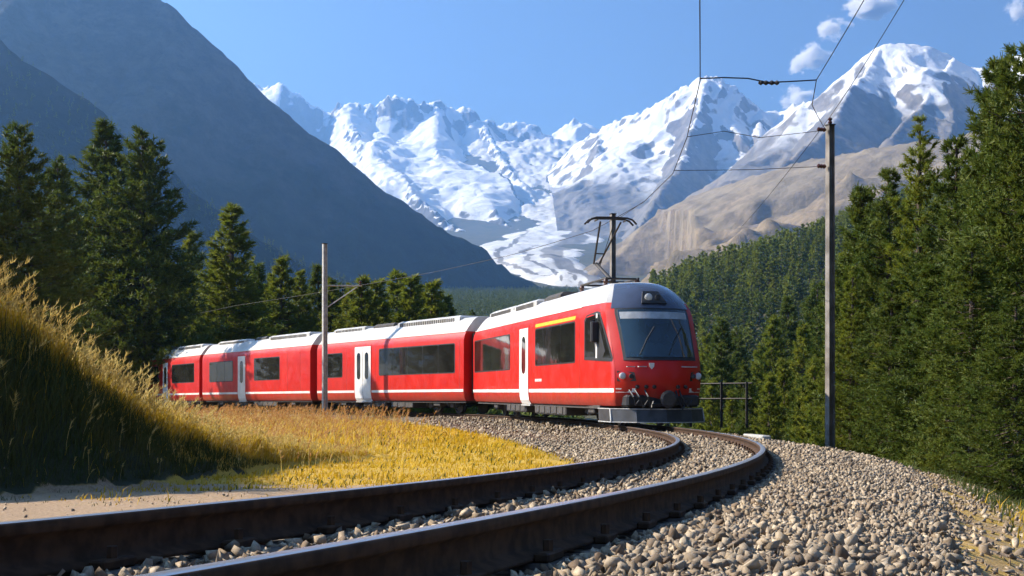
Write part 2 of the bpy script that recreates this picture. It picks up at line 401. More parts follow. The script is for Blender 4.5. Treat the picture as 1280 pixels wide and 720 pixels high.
def near_track(x, y):
    """nearest track parameter: s, signed offset (left +), rail height"""
    x = np.ravel(x); y = np.ravel(y); n = len(x); s = np.empty(n); o = np.empty(n); z = np.empty(n)
    for c in range(0, n, 20000):
        xx = x[c:c + 20000, None]; yy = y[c:c + 20000, None]
        i = ((xx - _tx) ** 2 + (yy - _ty) ** 2).argmin(1)
        dx = xx[:, 0] - _tx[i]; dy = yy[:, 0] - _ty[i]
        al = np.cos(_ta[i]) * dx + np.sin(_ta[i]) * dy
        o[c:c + 20000] = -np.sin(_ta[i]) * dx + np.cos(_ta[i]) * dy
        far = np.abs(al) > 0.6
        o[c:c + 20000] = np.where(far, np.sign(o[c:c + 20000]) * np.hypot(dx, dy), o[c:c + 20000])
        s[c:c + 20000] = _ts[i] + np.clip(al, -.5, .5); z[c:c + 20000] = _tz[i]
    return s, o, z
def outer_w(s): return np.interp(s, [-10, 3, 8, 16, 24, 30, 45, 60], [1.75, 1.75, 1.95, 2.6, 3.3, 4.6, 3.0, 2.4])    # reach of the stones outside the curve
def inner_w(s): return np.interp(s, [-10, 3, 8, 14, 20, 30, 45, 60], [0.85, 0.85, 0.95, 1.7, 2.6, 3.6, 3.4, 2.6])
def bed_z(s, o, z):
    """height of the ballast surface"""
    ow = outer_w(s); iw = inner_w(s)
    out = np.interp(-o, [0, 1.05, 1.4], [-.165, -.165, -.19]) - np.clip(-o - 1.4, 0, None) * 0.14 - np.clip(-o - ow, 0, None) * 0.35
    inn = np.interp(o, [0, 0.95, 1.2], [-.165, -.165, -.2]) - np.clip(o - 1.2, 0, 0.9) * 0.22
    return z + np.where(o < 0, out, inn)

# ------------------------------------------------------------------ the lie of the land
CREST = [(-14, 6.0, 2.9), (-9, 9.4, 2.4), (-5.6, 11.9, 1.72), (-4.72, 12.5, 1.10), (-4.25, 13.0, .58), (-3.78, 14, .14), (-3.38, 16, -.13), (-2.9, 18.5, -.31), (-2.1, 22, -.5), (-1.2, 25, -.65)]
def seg_dist(x, y, pts):
    """distance, signed side, interpolated z and arclength of the nearest polyline point"""
    best = np.full(x.shape, 1e18); zc = np.zeros(x.shape); sd = np.zeros(x.shape); ar = np.zeros(x.shape); acc = 0.0
    for (ax, ay, az), (bx, by, bz) in zip(pts[:-1], pts[1:]):
        dx, dy = bx - ax, by - ay; L2 = dx * dx + dy * dy; L = math.sqrt(L2)
        t = np.clip(((x - ax) * dx + (y - ay) * dy) / L2, 0, 1)
        ex = x - (ax + dx * t); ey = y - (ay + dy * t); d = ex * ex + ey * ey
        m = d < best
        best = np.where(m, d, best); zc = np.where(m, az + (bz - az) * t, zc)
        sd = np.where(m, np.sign(dx * (y - ay) - dy * (x - ax)), sd); ar = np.where(m, acc + L * t, ar)
        acc += L
    return np.sqrt(best), sd, zc, ar
VY = [-12000, 0, 60, 110, 200, 330, 600, 1000, 1800, 2500, 3000, 3500, 4500, 5500, 6500, 7500, 8500, 12000]
VZ = [-60, 0, 0, -3, -10, -8, 18, 66, 145, 212, 262, 350, 522, 700, 880, 1200, 1700, 1750]
def valley(y): return np.interp(y, VY, VZ)
def ground_z(x, y, parts=False):
    x = np.asarray(x, float); y = np.asarray(y, float); shp = x.shape; x = x.ravel(); y = y.ravel()
    s, o, zt = near_track(x, y)
    base = valley(y)
    bz = bed_z(s, o, zt) - 0.05
    # inside: level ground a little below the rails
    inn = zt - .33 + 0.03 * fbm(x * .7, y * .7, 3, 3) - np.clip(o - 30, 0, None) * 0.0
    # outside: falls away beyond the stones
    ow = outer_w(s)
    d = np.clip(-o - ow, 0, None)
    out = zt - .20 - np.clip(-o - 1.4, 0, ow - 1.4) * 0.14 - np.minimum(d * .28, .5 + d * .1) - np.clip(d - 1.2, 0, 16) * 0.42 + .05 * fbm(x * .6, y * .6, 5, 3)
    nearz = np.where(o > 0, np.where(o < inner_w(s) + .25, np.minimum(bz, inn + .2), inn), np.where(-o < ow, bz, out))
    # left bank
    dd, sd, zc, _ = seg_dist(x, y, CREST)
    k = np.where(sd < 0, 1.02, 0.16)
    bank = zc - k * dd + 0.06 * fbm(x * 1.3, y * 1.3, 9, 3)
    bank = np.where(bank > nearz - .5, bank, -99)
    h = np.where(o > 0, np.maximum(nearz, bank), nearz)
    # ease into the valley profile away from the line
    f = sstep(40, 140, np.abs(o))
    z = h * (1 - f) + (base + 2.0 * fbm(x * .01, y * .01, 21, 4) * sstep(60, 400, np.abs(o))) * f
    if parts: return z.reshape(shp), s.reshape(shp), o.reshape(shp), (bank > nearz).reshape(shp)
    return z.reshape(shp)

def axis(parts):
    a = []
    for lo, hi, st in parts: a.append(np.arange(lo, hi, st))
    return np.unique(np.round(np.concatenate(a), 3))
def grid_faces(nx, ny, keep=None):
    i = np.arange(nx * ny).reshape(ny, nx)
    q = np.stack([i[:-1, :-1], i[:-1, 1:], i[1:, 1:], i[1:, :-1]], -1).reshape(-1, 4)
    return q if keep is None else q[keep]
geo = lambda a, b, n: np.geomspace(a, b, n)
gx = np.unique(np.concatenate([-geo(14, 11000, 60), np.arange(-14, 12, .16), geo(12, 11000, 60)]))
gy = np.unique(np.concatenate([-geo(4, 9000, 30), np.arange(-4, 26, .16), np.arange(26, 60, .4), geo(60, 11000, 90)]))
GX, GY = np.meshgrid(gx, gy)
GZ, gs, go, gb = ground_z(GX, GY, True)
me = np_mesh('ground', np.stack([GX.ravel(), GY.ravel(), GZ.ravel()], 1), grid_faces(len(gx), len(gy)), MT['ground'], True)
# where grass, gravel and forest lie, the bank face's shade put into its colour
fx, fy = GX.ravel(), GY.ravel()
field = sstep(-1.25, -.1, fx + .10 * (fy - 9)) * sstep(6.5, 8.5, fy) + gb.ravel() * 1.0 + sstep(12.2, 13.4, fy) * sstep(0, 1, go.ravel())
gstone = 1 - sstep(-.2, .5, inner_w(gs.ravel()) - np.abs(go.ravel()))
fattr(me, 'grass', np.clip(np.where(go.ravel() > 0, field, 0.50), 0, 1) * gstone)
fo = np.where(go.ravel() < 0, sstep(outer_w(gs.ravel()) + 1.0, outer_w(gs.ravel()) + 2.2, -go.ravel()), 0 * fy)
_d, _s, _z, _a = seg_dist(fx, fy, CREST)
fo = np.maximum(fo, gb.ravel() * (_s < 0) * sstep(.25, .5, _d) * (go.ravel() > 0))  # bank face gets the dark floor colour to paint in its shade
fattr(me, 'forest_or_bank_shade', np.maximum(fo, sstep(60, 75, np.hypot(fx, fy - 15))))
tag(mobj('ground', me), kind='structure')

# ------------------------------------------------------------------ mountains and glacier
def crest_px(pts): return [P(*p) for p in pts]
def mountain(name, crests, xr, yr, res, mat, seed, jag=12, er=160, wl=900, smooth=False, cut=1.0):
    """a massif: crest lines fall away on both flanks, cut by eroded ribs and hollows"""
    xs = np.arange(xr[0], xr[1] + res, res); ys = np.arange(yr[0], yr[1] + res, res)
    X, Y = np.meshgrid(xs, ys); Z = np.full(X.shape, -500.0); D = np.full(X.shape, 1e9)
    wx = X + 90 * fbm(X / 500, Y / 500, seed + 5, 4); wy = Y + 90 * fbm(X / 500, Y / 500, seed + 8, 4)
    for j, (pts, slR, slL, amp, rw) in enumerate(crests):
        d, sd, zc, ar = seg_dist(wx * .5 + X * .5, wy * .5 + Y * .5, pts)
        d0, _, _, _ = seg_dist(X, Y, pts); d = np.where(d0 < 160, d0, d0 + (d - d0) * np.clip((d0 - 160) / 200, 0, 1))
        sl = np.where(sd < 0, slR, slL)
        R = ridged((ar + .3 * rw * fbm(wx / 260, wy / 260, seed + 40 + j, 3)) / rw, d / (rw * 5), seed + 11 * j, 4, 0.55)
        drop = sl * d * (1 - 0.20 * np.clip(d / 1500, 0, 1))
        z = zc - drop - amp * (1 - R) * np.clip(d / (rw * 0.7), 0, 1) * 2.0 + jag * fbm(ar / 50, d / 60, seed + 70 + j, 5, .6) * np.clip(1.2 - d / 150, 0.0, 1)
        Z = np.maximum(Z, z); D = np.minimum(D, d0)
    E = erode(X / wl + seed, Y / wl - seed, seed + 90, 9, .9 * cut)
    E2 = erode(X / (wl * .28) + seed, Y / (wl * .28), seed + 150, 6, 1.2)
    Z = Z + (er * (E - .12) + er * .22 * E2) * np.clip(D / 320, .05, 1)
    gy_, gx_ = np.gradient(Z, res); sl_ = np.hypot(gx_, gy_)
    for _ in range(2):
        q = np.pad(sl_, 1, mode='edge'); sl_ = (q[:-2, 1:-1] + q[2:, 1:-1] + q[1:-1, :-2] + q[1:-1, 2:] + 2 * q[1:-1, 1:-1]) / 6
    base = valley(Y) - 30
    v = Z > base
    keep = (v[:-1, :-1] | v[:-1, 1:] | v[1:, 1:] | v[1:, :-1]).ravel()
    q = grid_faces(len(xs), len(ys), keep)
    used = np.unique(q); rm = np.full(X.size, -1); rm[used] = np.arange(len(used))
    V = np.stack([X.ravel(), Y.ravel(), np.maximum(Z, base - 60).ravel()], 1)[used]
    me = np_mesh(name, V, rm[q], mat, smooth)
    fattr(me, 'slope', sl_.ravel()[used])
    return tag(mobj(name, me), kind='structure')

# shaded spur and flank on the left
A = crest_px([(-560, -260, 1950), (-200, -110, 1850), (0, 22, 1800), (22, 42, 1800), (60, 78, 1800), (90, 95, 1800), (130, 130, 1800), (170, 165, 1810), (215, 202, 1820), (250, 236, 1820), (300, 276, 1830), (340, 300, 1850), (420, 340, 1880), (520, 366, 1900), (600, 385, 1900)])
B = crest_px([(-420, -230, 3050), (-150, -170, 3000), (40, -120, 2950), (130, -60, 2900), (210, 0, 2850), (250, 36, 2850), (300, 82, 2850), (330, 113, 2850), (380, 156, 2860), (430, 191, 2870), (480, 226, 2880), (530, 261, 2900), (570, 290, 2920), (600, 311, 2930), (640, 340, 2950), (690, 362, 2980), (730, 385, 3000)])
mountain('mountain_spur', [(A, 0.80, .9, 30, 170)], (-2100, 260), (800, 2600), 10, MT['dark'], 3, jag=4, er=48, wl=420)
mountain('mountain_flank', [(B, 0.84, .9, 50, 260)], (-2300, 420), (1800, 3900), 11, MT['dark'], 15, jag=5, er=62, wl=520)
# snow massif at the head of the valley
C1 = crest_px([(150, 40, 9200), (260, 90, 9000), (332, 108, 8900), (352, 104, 8800), (380, 126, 8800), (410, 140, 8800), (424, 130, 8800), (447, 126, 8800), (470, 130, 8800), (488, 119, 8800), (508, 121, 8800), (528, 128, 8800), (546, 123, 8900), (562, 133, 8900), (585, 132, 8900), (600, 146, 8900), (622, 154, 9000), (650, 151, 9000), (668, 154, 9000), (690, 170, 9000), (705, 156, 9000), (718, 149, 9000), (738, 158, 9000), (760, 166, 9000), (800, 172, 9000), (900, 160, 9000)])
C2 = crest_px([(548, 150, 8800), (543, 172, 8300), (548, 195, 7900), (575, 228, 7300), (612, 262, 6800), (652, 292, 6300)])
C3 = crest_px([(430, 140, 8800), (452, 178, 8000), (500, 220, 7200), (540, 262, 6500), (585, 298, 6000)])
C4 = crest_px([(602, 150, 8900), (622, 190, 8200), (648, 225, 7600), (668, 250, 7200)])
mountain('mountain_snow_massif', [(C1, .60, .6, 40, 420), (C2, .85, .66, 30, 260), (C3, .80, .42, 30, 260), (C4, .70, .55, 25, 200)], (-2600, 1500), (5600, 9700), 12, MT['bernina'], 31, jag=26, er=210, wl=1250)
# sharp peak right of the icefall
D1 = crest_px([(700, 200, 7900), (722, 178, 7600), (745, 165, 7300), (772, 149, 7200), (800, 140, 7100), (832, 124, 7000), (860, 106, 7000), (884, 94, 7000), (905, 98, 7000), (930, 116, 7000), (950, 136, 7000), (975, 140, 7000), (1000, 128, 6900), (1050, 120, 6800)])
D2 = crest_px([(752, 163, 7250), (742, 205, 6700), (728, 250, 6300), (745, 290, 5900)])
D3 = crest_px([(884, 94, 7000), (868, 150, 6500), (850, 205, 6000), (820, 250, 5500), (792, 290, 5100)])
D4 = crest_px([(950, 136, 7000), (948, 180, 6300), (930, 225, 5600)])
mountain('mountain_sharp_peak', [(D1, .74, .7, 50, 330), (D2, .95, .8, 25, 200), (D3, .85, .66, 40, 240), (D4, .85, .6, 30, 220)], (200, 2300), (4700, 8100), 10, MT['peak'], 55, jag=18, er=150, wl=950)
# snow domed peak on the right
E1 = crest_px([(960, 165, 5600), (1000, 132, 5500), (1040, 100, 5500), (1078, 70, 5500), (1108, 55, 5500), (1130, 53, 5500), (1160, 56, 5500), (1188, 66, 5500), (1203, 82, 5500), (1240, 86, 5400), (1290, 60, 5300), (1420, 10, 5200), (1600, -20, 5000)])
E2 = crest_px([(1100, 60, 5500), (1060, 120, 5000), (1010, 180, 4500), (960, 225, 4100)])
E3 = crest_px([(1195, 75, 5500), (1150, 130, 4900), (1110, 170, 4400)])
mountain('mountain_snow_dome', [(E1, .66, .7, 40, 300), (E2, .9, .66, 35, 200), (E3, .9, .66, 35, 200)], (700, 3200), (3300, 6400), 9.5, MT['dome'], 77, jag=6, er=130, wl=850)
# brown scree slope in front of it
F1 = crest_px([(728, 352, 3350), (760, 322, 3500), (795, 290, 3600), (830, 264, 3650), (870, 244, 3600), (920, 226, 3500), (1000, 203, 3300), (1100, 183, 3100), (1200, 168, 3000), (1400, 120, 2900), (1700, 60, 2700)])
mountain('mountain_scree_slope', [(F1, .50, .50, 0, 160)], (120, 2700), (1300, 4300), 9.5, MT['brown'], 91, jag=4, er=85, wl=330)

def glacier():
    xs = np.arange(-420, 900, 11.0); ys = np.arange(2900, 9000, 13.0)
    X, Y = np.meshgrid(xs, ys)
    cy_ = [2900, 3050, 3400, 3900, 4500, 5200, 6000, 6800, 7600, 8600, 9000]
    cx = np.interp(Y, cy_, [185, 175, 120, 40, 60, 130, 230, 260, 280, 240, 240])
    hw = np.interp(Y, cy_, [42, 78, 130, 180, 212, 240, 255, 280, 380, 600, 700])
    u = (X - cx) / hw
    lump = np.interp(Y, [2900, 6000, 6600, 8600], [14, 16, 40, 60])
    Z = valley(Y) + 42 * np.sqrt(np.clip(1 - u * u, 0, 1)) * np.interp(Y, [2900, 3100, 3400], [.2, .8, 1]) - 26 + lump * fbm(X / 95, Y / 150, 120, 5, .6) * 0.32 + 18 * fbm(X / 320, Y / 420, 133, 3)
    ok = np.abs(u) < 1.35
    keep = (ok[:-1, :-1] & ok[:-1, 1:] & ok[1:, 1:] & ok[1:, :-1]).ravel()
    q = grid_faces(len(xs), len(ys), keep); used = np.unique(q); rm = np.full(X.size, -1); rm[used] = np.arange(len(used))
    me = np_mesh('glacier', np.stack([X.ravel(), Y.ravel(), Z.ravel()], 1)[used], rm[q], MT['ice'], True)
    uu = u + .12 * fbm(X / 160, Y / 420, 140, 3)
    mor = np.exp(-((uu - .42) / .22) ** 2) * sstep(7200, 5600, Y) + np.exp(-((uu + .45) / .07) ** 2) * .8 * sstep(6400, 5000, Y) + sstep(.88, 1.05, np.abs(uu)) + .9 * np.exp(-((uu + .05) / .07) ** 2) * sstep(5800, 4000, Y)
    mor = np.clip(mor, 0, 1) * sstep(7600, 6400, Y)
    fattr(me, 'moraine', mor.ravel()[used])
    tag(mobj('glacier', me), kind='structure')
glacier()

# forested hillside across the hollow on the right
HILL = [P(818, 352, 900), P(870, 330, 850), P(940, 300, 800), P(1040, 268, 760), P(1150, 230, 720), P(1350, 160, 700), (700, 640, 200), (1500, 600, 320)]
def hill_z(x, y):
    d, sd, zc, ar = seg_dist(np.asarray(x, float), np.asarray(y, float), HILL)
    z = zc - 13 - .29 * d - np.clip(92 + (900 - np.asarray(y)) * -.03 - np.asarray(x), 0, 400) * .30
    return z + 3.0 * fbm(np.asarray(x) / 60, np.asarray(y) / 60, 201, 4)
hx = np.arange(-60, 1500, 12.0); hy = np.arange(90, 1250, 12.0); HX, HY = np.meshgrid(hx, hy); HZ = hill_z(HX, HY)
keepv = HZ > valley(HY) - 12
kq = (keepv[:-1, :-1] | keepv[1:, 1:]).ravel()
mh = np_mesh('hill', np.stack([HX.ravel(), HY.ravel(), HZ.ravel()], 1), grid_faces(len(hx), len(hy), kq), MT['ground'], True)
fattr(mh, 'grass', np.zeros(HX.size)); fattr(mh, 'forest_or_bank_shade', np.full(HX.size, 1.0))
tag(mobj('hill', mh), kind='structure')

# ------------------------------------------------------------------ ballast, stones
def ballast():
    ss = np.concatenate([np.arange(-9, 0, .4), np.arange(0, 40, .2), np.arange(40, 110, .8)])
    us = np.linspace(0, 1, 26)
    S, U = np.meshgrid(ss, us, indexing='ij')
    lo = -(outer_w(S) + .25 * fbm(S * .9, S * 0 + 3.1, 4, 3)); hi = inner_w(S) + .2 * fbm(S * .8, S * 0 + 8.1, 6, 3)
    O = lo + (hi - lo) * U
    x, y, z = tr(S.ravel(), O.ravel())
    zb = bed_z(S.ravel(), O.ravel(), np.interp(S.ravel(), S_, Z_)) + .012 * fbm(x * 4, y * 4, 61, 3) - 0.045 * (np.minimum(U, 1 - U).ravel() < .01)
    q = grid_faces(len(us), len(ss))
    me = np_mesh('ballast_bed', np.stack([x, y, zb], 1), q[:, ::-1], MT['ballast'], True)
    return tag(mobj('ballast_bed', me), kind='structure')
BED = ballast()
def stone_shape(seed, sub=1):
    import bmesh
    r = np.random.default_rng(seed); n = 10 if sub == 2 else 8
    q = r.normal(size=(n, 3)); q /= np.abs(q).max(axis=1)[:, None] ** .55 * np.linalg.norm(q, axis=1)[:, None] ** .45
    q = q * np.array([1.0, r.uniform(.6, .9), r.uniform(.45, .72)]) * r.uniform(.72, 1.15, (n, 1))
    bm = bmesh.new()
    for p_ in q: bm.verts.new(p_)
    bmesh.ops.convex_hull(bm, input=bm.verts)
    bmesh.ops.delete(bm, geom=[v for v in bm.verts if not v.link_faces], context='VERTS')
    bmesh.ops.triangulate(bm, faces=bm.faces); bm.verts.index_update()
    V = np.array([v.co[:] for v in bm.verts]); Fc = np.array([[v.index for v in f.verts] for f in bm.faces]); bm.free()
    return V, Fc
SHAPES = [stone_shape(100 + i, 2 if i < 6 else 1) for i in range(12)]
def rot_mats(n, r):
    q = r.normal(size=(n, 4)); q /= np.linalg.norm(q, axis=1)[:, None]; w_, x, y, z = q.T
    return np.stack([np.stack([1 - 2 * (y * y + z * z), 2 * (x * y - z * w_), 2 * (x * z + y * w_)], -1), np.stack([2 * (x * y + z * w_), 1 - 2 * (x * x + z * z), 2 * (y * z - x * w_)], -1), np.stack([2 * (x * z - y * w_), 2 * (y * z + x * w_), 1 - 2 * (x * x + y * y)], -1)], 1)
def stones():
    r = np.random.default_rng(11)
    pts = []
    def strip(s0, s1, o0, o1, dens, size, ofun=None, lift=0.3):
        n = int((s1 - s0) * 4.0 * dens)
        s = r.uniform(s0, s1, n); o = r.uniform(o0, o1, n) if ofun is None else ofun(s, r.random(n))
        x, y, _ = tr(s, o); z = bed_z(s, o, np.interp(s, S_, Z_))
        g = size * np.exp(np.clip(r.normal(0, .40, n), -.9, .75))
        z = z + g * (lift + .55 * np.abs(r.normal(0, .6, n)))
        pts.append(np.stack([x, y, z, g, s, o], 1))
    outer = lambda s, t: -(.68 + (outer_w(s) - .55) * t ** 1.08)
    strip(-3, 7, 0, 0, 900, .0142, outer); strip(7, 12, 0, 0, 700, .0160, outer)
    strip(12, 18, 0, 0, 340, .0225, outer); strip(18, 25, 0, 0, 230, .028, outer); strip(25, 36, 0, 0, 120, .036, outer)
    mid = lambda s, t: -.42 + .84 * t
    strip(-5, 10, 0, 0, 260, .016, mid); strip(10, 18, 0, 0, 150, .020, mid); strip(18, 30, 0, 0, 80, .027, mid)
    inner = lambda s, t: .66 + (inner_w(s) - .6) * t
    strip(2, 9, 0, 0, 30, .015, inner); strip(9, 18, 0, 0, 170, .020, inner); strip(18, 32, 0, 0, 150, .029, inner); strip(32, 50, 0, 0, 60, .042, inner)
    # strays on the earth beyond the shoulder and on the gravel inside
    far = lambda s, t: -(outer_w(s) - .1 + 1.5 * t ** 1.7)
    n = 3600; s = r.uniform(1, 16, n); o = far(s, r.random(n)); x, y, _ = tr(s, o); g = .016 * np.exp(np.clip(r.normal(0, .42, n), -1, .9))
    pts.append(np.stack([x, y, ground_z(x, y) + g * .25, g, s, o], 1))
    n = 1500; s = r.uniform(1, 12, n); o = .8 + 7 * r.random(n) ** 1.3; x, y, _ = tr(s, o); g = .009 * np.exp(np.clip(r.normal(0, .5, n), -1, .9))
    pts.append(np.stack([x, y, ground_z(x, y) + g * .2, g, s, o], 1))
    A_p = np.concatenate(pts)
    A_p = A_p[A_p[:, 1] > 1.2]
    px = 640 + F * A_p[:, 0] / A_p[:, 1]; py = YH - F * (A_p[:, 2] - CAMH) / A_p[:, 1]
    vis = (px > -120) & (px < 1400) & (py < 800); A_p = A_p[vis]; px = px[vis]; py = py[vis]
    inview = (px > 4) & (px < 1276) & (py < 716) & (A_p[:, 5] < -.75)
    rank = np.where(inview, A_p[:, 3] / A_p[:, 1], 0); order = np.argsort(-rank)
    big = order[:300]; rest = order[300:]
    meshes = [np_mesh('stone', V, Fc, MT['stone']) for V, Fc in SHAPES[:6]]
    Rb = rot_mats(300, r)
    for i, b in enumerate(big):
        o = bpy.data.objects.new('stone', meshes[i % 6]); COL.objects.link(o); o.parent = BED
        m = Matrix(Rb[i].tolist()).to_4x4(); g = A_p[b, 3] * 1.2
        o.matrix_local = Matrix.Translation(A_p[b, :3].tolist()) @ m @ Matrix.Diagonal((g, g, g, 1))
    Vs, Fs, base = [], [], 0
    for k in range(6, 12):
        ids = rest[(np.arange(len(rest)) % 6) == k - 6]; V, Fc = SHAPES[k]; R = rot_mats(len(ids), r)
        VV = np.einsum('nij,vj->nvi', R, V) * A_p[ids, 3][:, None, None] + A_p[ids, None, :3]
        FF = Fc[None] + (np.arange(len(ids)) * len(V))[:, None, None] + base
        Vs.append(VV.reshape(-1, 3)); Fs.append(FF.reshape(-1, 3)); base += len(ids) * len(V)
    o = mobj('stone_layer', np_mesh('stone_layer', np.concatenate(Vs), np.concatenate(Fs), MT['stone']), BED)
    tag(o, kind='stuff')
stones()

# ------------------------------------------------------------------ track
TRACK = tag(empty('railway_track', tuple(float(v) for v in tr(0, 0, -.165))), 'curving single metre gauge railway track with rusty rails on stone ballast', 'railway track')
T0 = np.array(TRACK.location)
RP = [(-.062, -.145), (.062, -.145), (.062, -.133), (.012, -.118), (.008, -.10), (.008, -.045), (.030, -.034), (.033, -.030), (.033, -.006), (.026, 0.0), (-.026, 0.0), (-.033, -.006), (-.033, -.030), (-.030, -.034), (-.008, -.045), (-.008, -.10), (-.012, -.118), (-.062, -.133)]
def rail(off):
    ss = np.concatenate([np.arange(-9, 40, .15), np.arange(40, 120, .6)])
    n = len(RP); V = []; tp = []
    for dy, dz in RP:
        x, y, z = tr(ss, off + dy, dz); V.append(np.stack([x, y, z], 1)); tp.append(np.full(len(ss), 1.0 if dz > -.004 and abs(dy) < .03 else 0.0))
    V = np.stack(V, 1).reshape(-1, 3) - T0; tp = np.stack(tp, 1).ravel()
    i = np.arange(len(ss) - 1)[:, None] * n + np.arange(n)[None]; j = np.arange(len(ss) - 1)[:, None] * n + (np.arange(n)[None] + 1) % n
    q = np.stack([i, j, j + n, i + n], -1).reshape(-1, 4)
    me = np_mesh('rail', V, q, MT['rail']); fattr(me, 'top', tp)
    mobj('rail', me, TRACK)
rail(.533); rail(-.533)
sl_me = MB().box(-.11, .11, -.92, .92, -.305, -.148, .012).mesh('sleeper', MT['sleeper'])
fa_me = MB().box(-.08, .08, -.025, .025, -.148, -.118, .006).tube([(0, .003, -.13), (0, .003, -.085)], .016, 6).mesh('rail_clip', MT['rail'])
for i in range(118):
    s0 = -6 + i * .68
    x, y, z = tr(s0); a = float(np.interp(s0, S_, A_))
    o = bpy.data.objects.new('sleeper', sl_me); COL.objects.link(o); o.parent = TRACK
    o.location = (x - T0[0], y - T0[1], z - T0[2]); o.rotation_euler = (0, 0, a)
    if s0 < 34:
        for off in (-.618, -.448, .448, .618):
            f_ = bpy.data.objects.new('rail_clip', fa_me); COL.objects.link(f_); f_.parent = o; f_.location = (0, off, 0)

# ------------------------------------------------------------------ grass
def blades(name, pos, h, width, lean, mat, seed, droop=.35, segs=2, wind=(.25, -.1)):
    """bent tapering blades, one mesh"""
    r = np.random.default_rng(seed); n = len(pos)
    az = r.uniform(0, 2 * np.pi, n); d = np.stack([np.cos(az), np.sin(az)], 1) * lean[:, None] * r.uniform(.3, 1.0, n)[:, None] + np.array(wind) * lean[:, None]
    faz = r.uniform(0, np.pi, n); side = np.stack([np.cos(faz), np.sin(faz), 0 * faz], 1) * (width / 2)[:, None]
    rows = []
    for k in range(segs + 1):
        t = k / segs
        c = pos.copy(); c[:, :2] += d * h[:, None] * t ** 2; c[:, 2] += h * (t - droop * t ** 3 * lean)
        if k < segs: wd = side * (1 - .55 * t); rows += [c - wd, c + wd]
        else: rows += [c]
    m = len(rows); V = np.stack(rows, 1).reshape(-1, 3); b = (np.arange(n) * m)[:, None]
    quads = [b + np.array([[2 * k, 2 * k + 1, 2 * k + 3, 2 * k + 2]]) for k in range(segs - 1)]
    tris = b + np.array([[2 * segs - 2, 2 * segs - 1, 2 * segs]])
    fs = ([np.concatenate(quads)] if quads else []) + [tris]
    return np_mesh(name, V, fs, mat), rows[-1], d
def scatter(n, xr, yr, r):
    return r.uniform(*xr, n), r.uniform(*yr, n)
def grass():
    r = np.random.default_rng(23)
    # golden turf of the flat inside the curve
    x, y = scatter(260000, (-13, 4.5), (7.4, 58), r)
    keep = r.random(len(x)) < np.clip(11 / y, 0, 1) ** 1.0
    x, y = x[keep], y[keep]
    z, s, o, bk = ground_z(x, y, True)
    m = (o > inner_w(s) + .05) & ~bk
    dens = sstep(.1, .5, sstep(-1.3, -.1, x + .08 * (y - 9)) * sstep(6.8, 8.6, y) + sstep(12.2, 13.4, y) + .55 * fbm(x * .8, y * .8, 77, 3))
    dens = dens * sstep(-.1, .9, o - inner_w(s) + .4 * fbm(x, y, 78, 2))
    m &= r.random(len(x)) < dens
    m &= (640 + F * x / y > -30)
    pos = np.stack([x, y, z - .01], 1)[m]; n = len(pos)
    h = np.exp(r.normal(np.log(.05), .35, n)) * np.interp(pos[:, 1], [0, 20, 26, 50], [1, 1.1, 1.5, 2.4]) * (1 + .9 * np.clip(fbm(pos[:, 0] * .6, pos[:, 1] * .6, 79, 3), 0, 1))
    me, _, _ = blades('golden_turf', pos, h, .005 + .0007 * pos[:, 1] * np.ones(n), r.uniform(.3, 1.1, n), MT['dry'], 1)
    tag(mobj('grass_turf', me), 'short golden dry grass covering the flat inside the curve', 'grass', kind='stuff')
    wk = r.permutation(len(pos))[:5200]; wk = wk[fbm(pos[wk, 0] * .9, pos[wk, 1] * .5, 171, 3) > .05]; pw = pos[wk]
    me, _, _ = blades('weeds', pw, r.uniform(.04, .11, len(pw)) * np.interp(pw[:, 1], [8, 40], [1, 2.2]), .008 + .0007 * pw[:, 1], r.uniform(.5, 1.3, len(pw)), MT['herb'], 31)
    tag(mobj('grass_weeds', me), 'small green weeds scattered through the golden grass', 'grass', kind='stuff')
    # tall grass on the bank
    x, y = scatter(330000, (-9.5, -1.0), (9.0, 24), r)
    z, s, o, bk = ground_z(x, y, True)
    dd, sd, zc, ar = seg_dist(x, y, CREST)
    edge = z - (np.interp(s, S_, Z_) - .33)
    m = (o > 1) & (edge > .05) & (np.where(sd < 0, dd < 4.5, dd < 1.6))
    m &= (640 + F * x / y > -80)
    pos = np.stack([x, y, z - .02], 1)[m]; sdm = sd[m]; ddm = dd[m]
    pick = r.permutation(len(pos))[:95000]; pos = pos[pick]; sdm = sdm[pick]; ddm = ddm[pick]; n = len(pos)
    tall = .16 + .26 * r.random(n) ** 2 + .12 * np.clip(fbm(pos[:, 0] * .9, pos[:, 1] * .9, 83, 3), 0, 1)
    edm = edge[m][pick]; tall = tall * np.clip(.3 + edm / .9, .3, 1)
    top = (sdm > 0) | (ddm < .22)  # gold for the sunlit band, dark green below: light and shade by colour
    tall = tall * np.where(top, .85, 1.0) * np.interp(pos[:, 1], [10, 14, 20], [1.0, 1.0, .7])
    for nm, mk, mt in (('bank_grass_lit', top | (r.random(n) < .02), 'dry'), ('bank_grass_shade', None, 'drygreen')):
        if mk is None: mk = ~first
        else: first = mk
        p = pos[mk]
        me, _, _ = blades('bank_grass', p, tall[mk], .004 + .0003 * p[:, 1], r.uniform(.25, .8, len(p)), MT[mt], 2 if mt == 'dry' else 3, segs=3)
        tag(mobj('grass_bank', me), 'golden grass along the bank crest, its gold standing for sunlight' if mt == 'dry' else 'tall green grass on the bank face, darkened in colour for its shade', 'grass', kind='stuff')
    # stalks with feathery seed heads
    st = r.permutation(n)[:5600]
    st = st[(top[st] & (r.random(len(st)) < .9)) | (r.random(len(st)) < .05)]
    p = pos[st]; hh = r.uniform(.28, .60, len(p)) * np.clip(.35 + edm[st] / 1.2, .35, 1) * np.interp(p[:, 1], [10, 14, 20], [1.0, .95, .75]); ln = r.uniform(.2, .6, len(p))
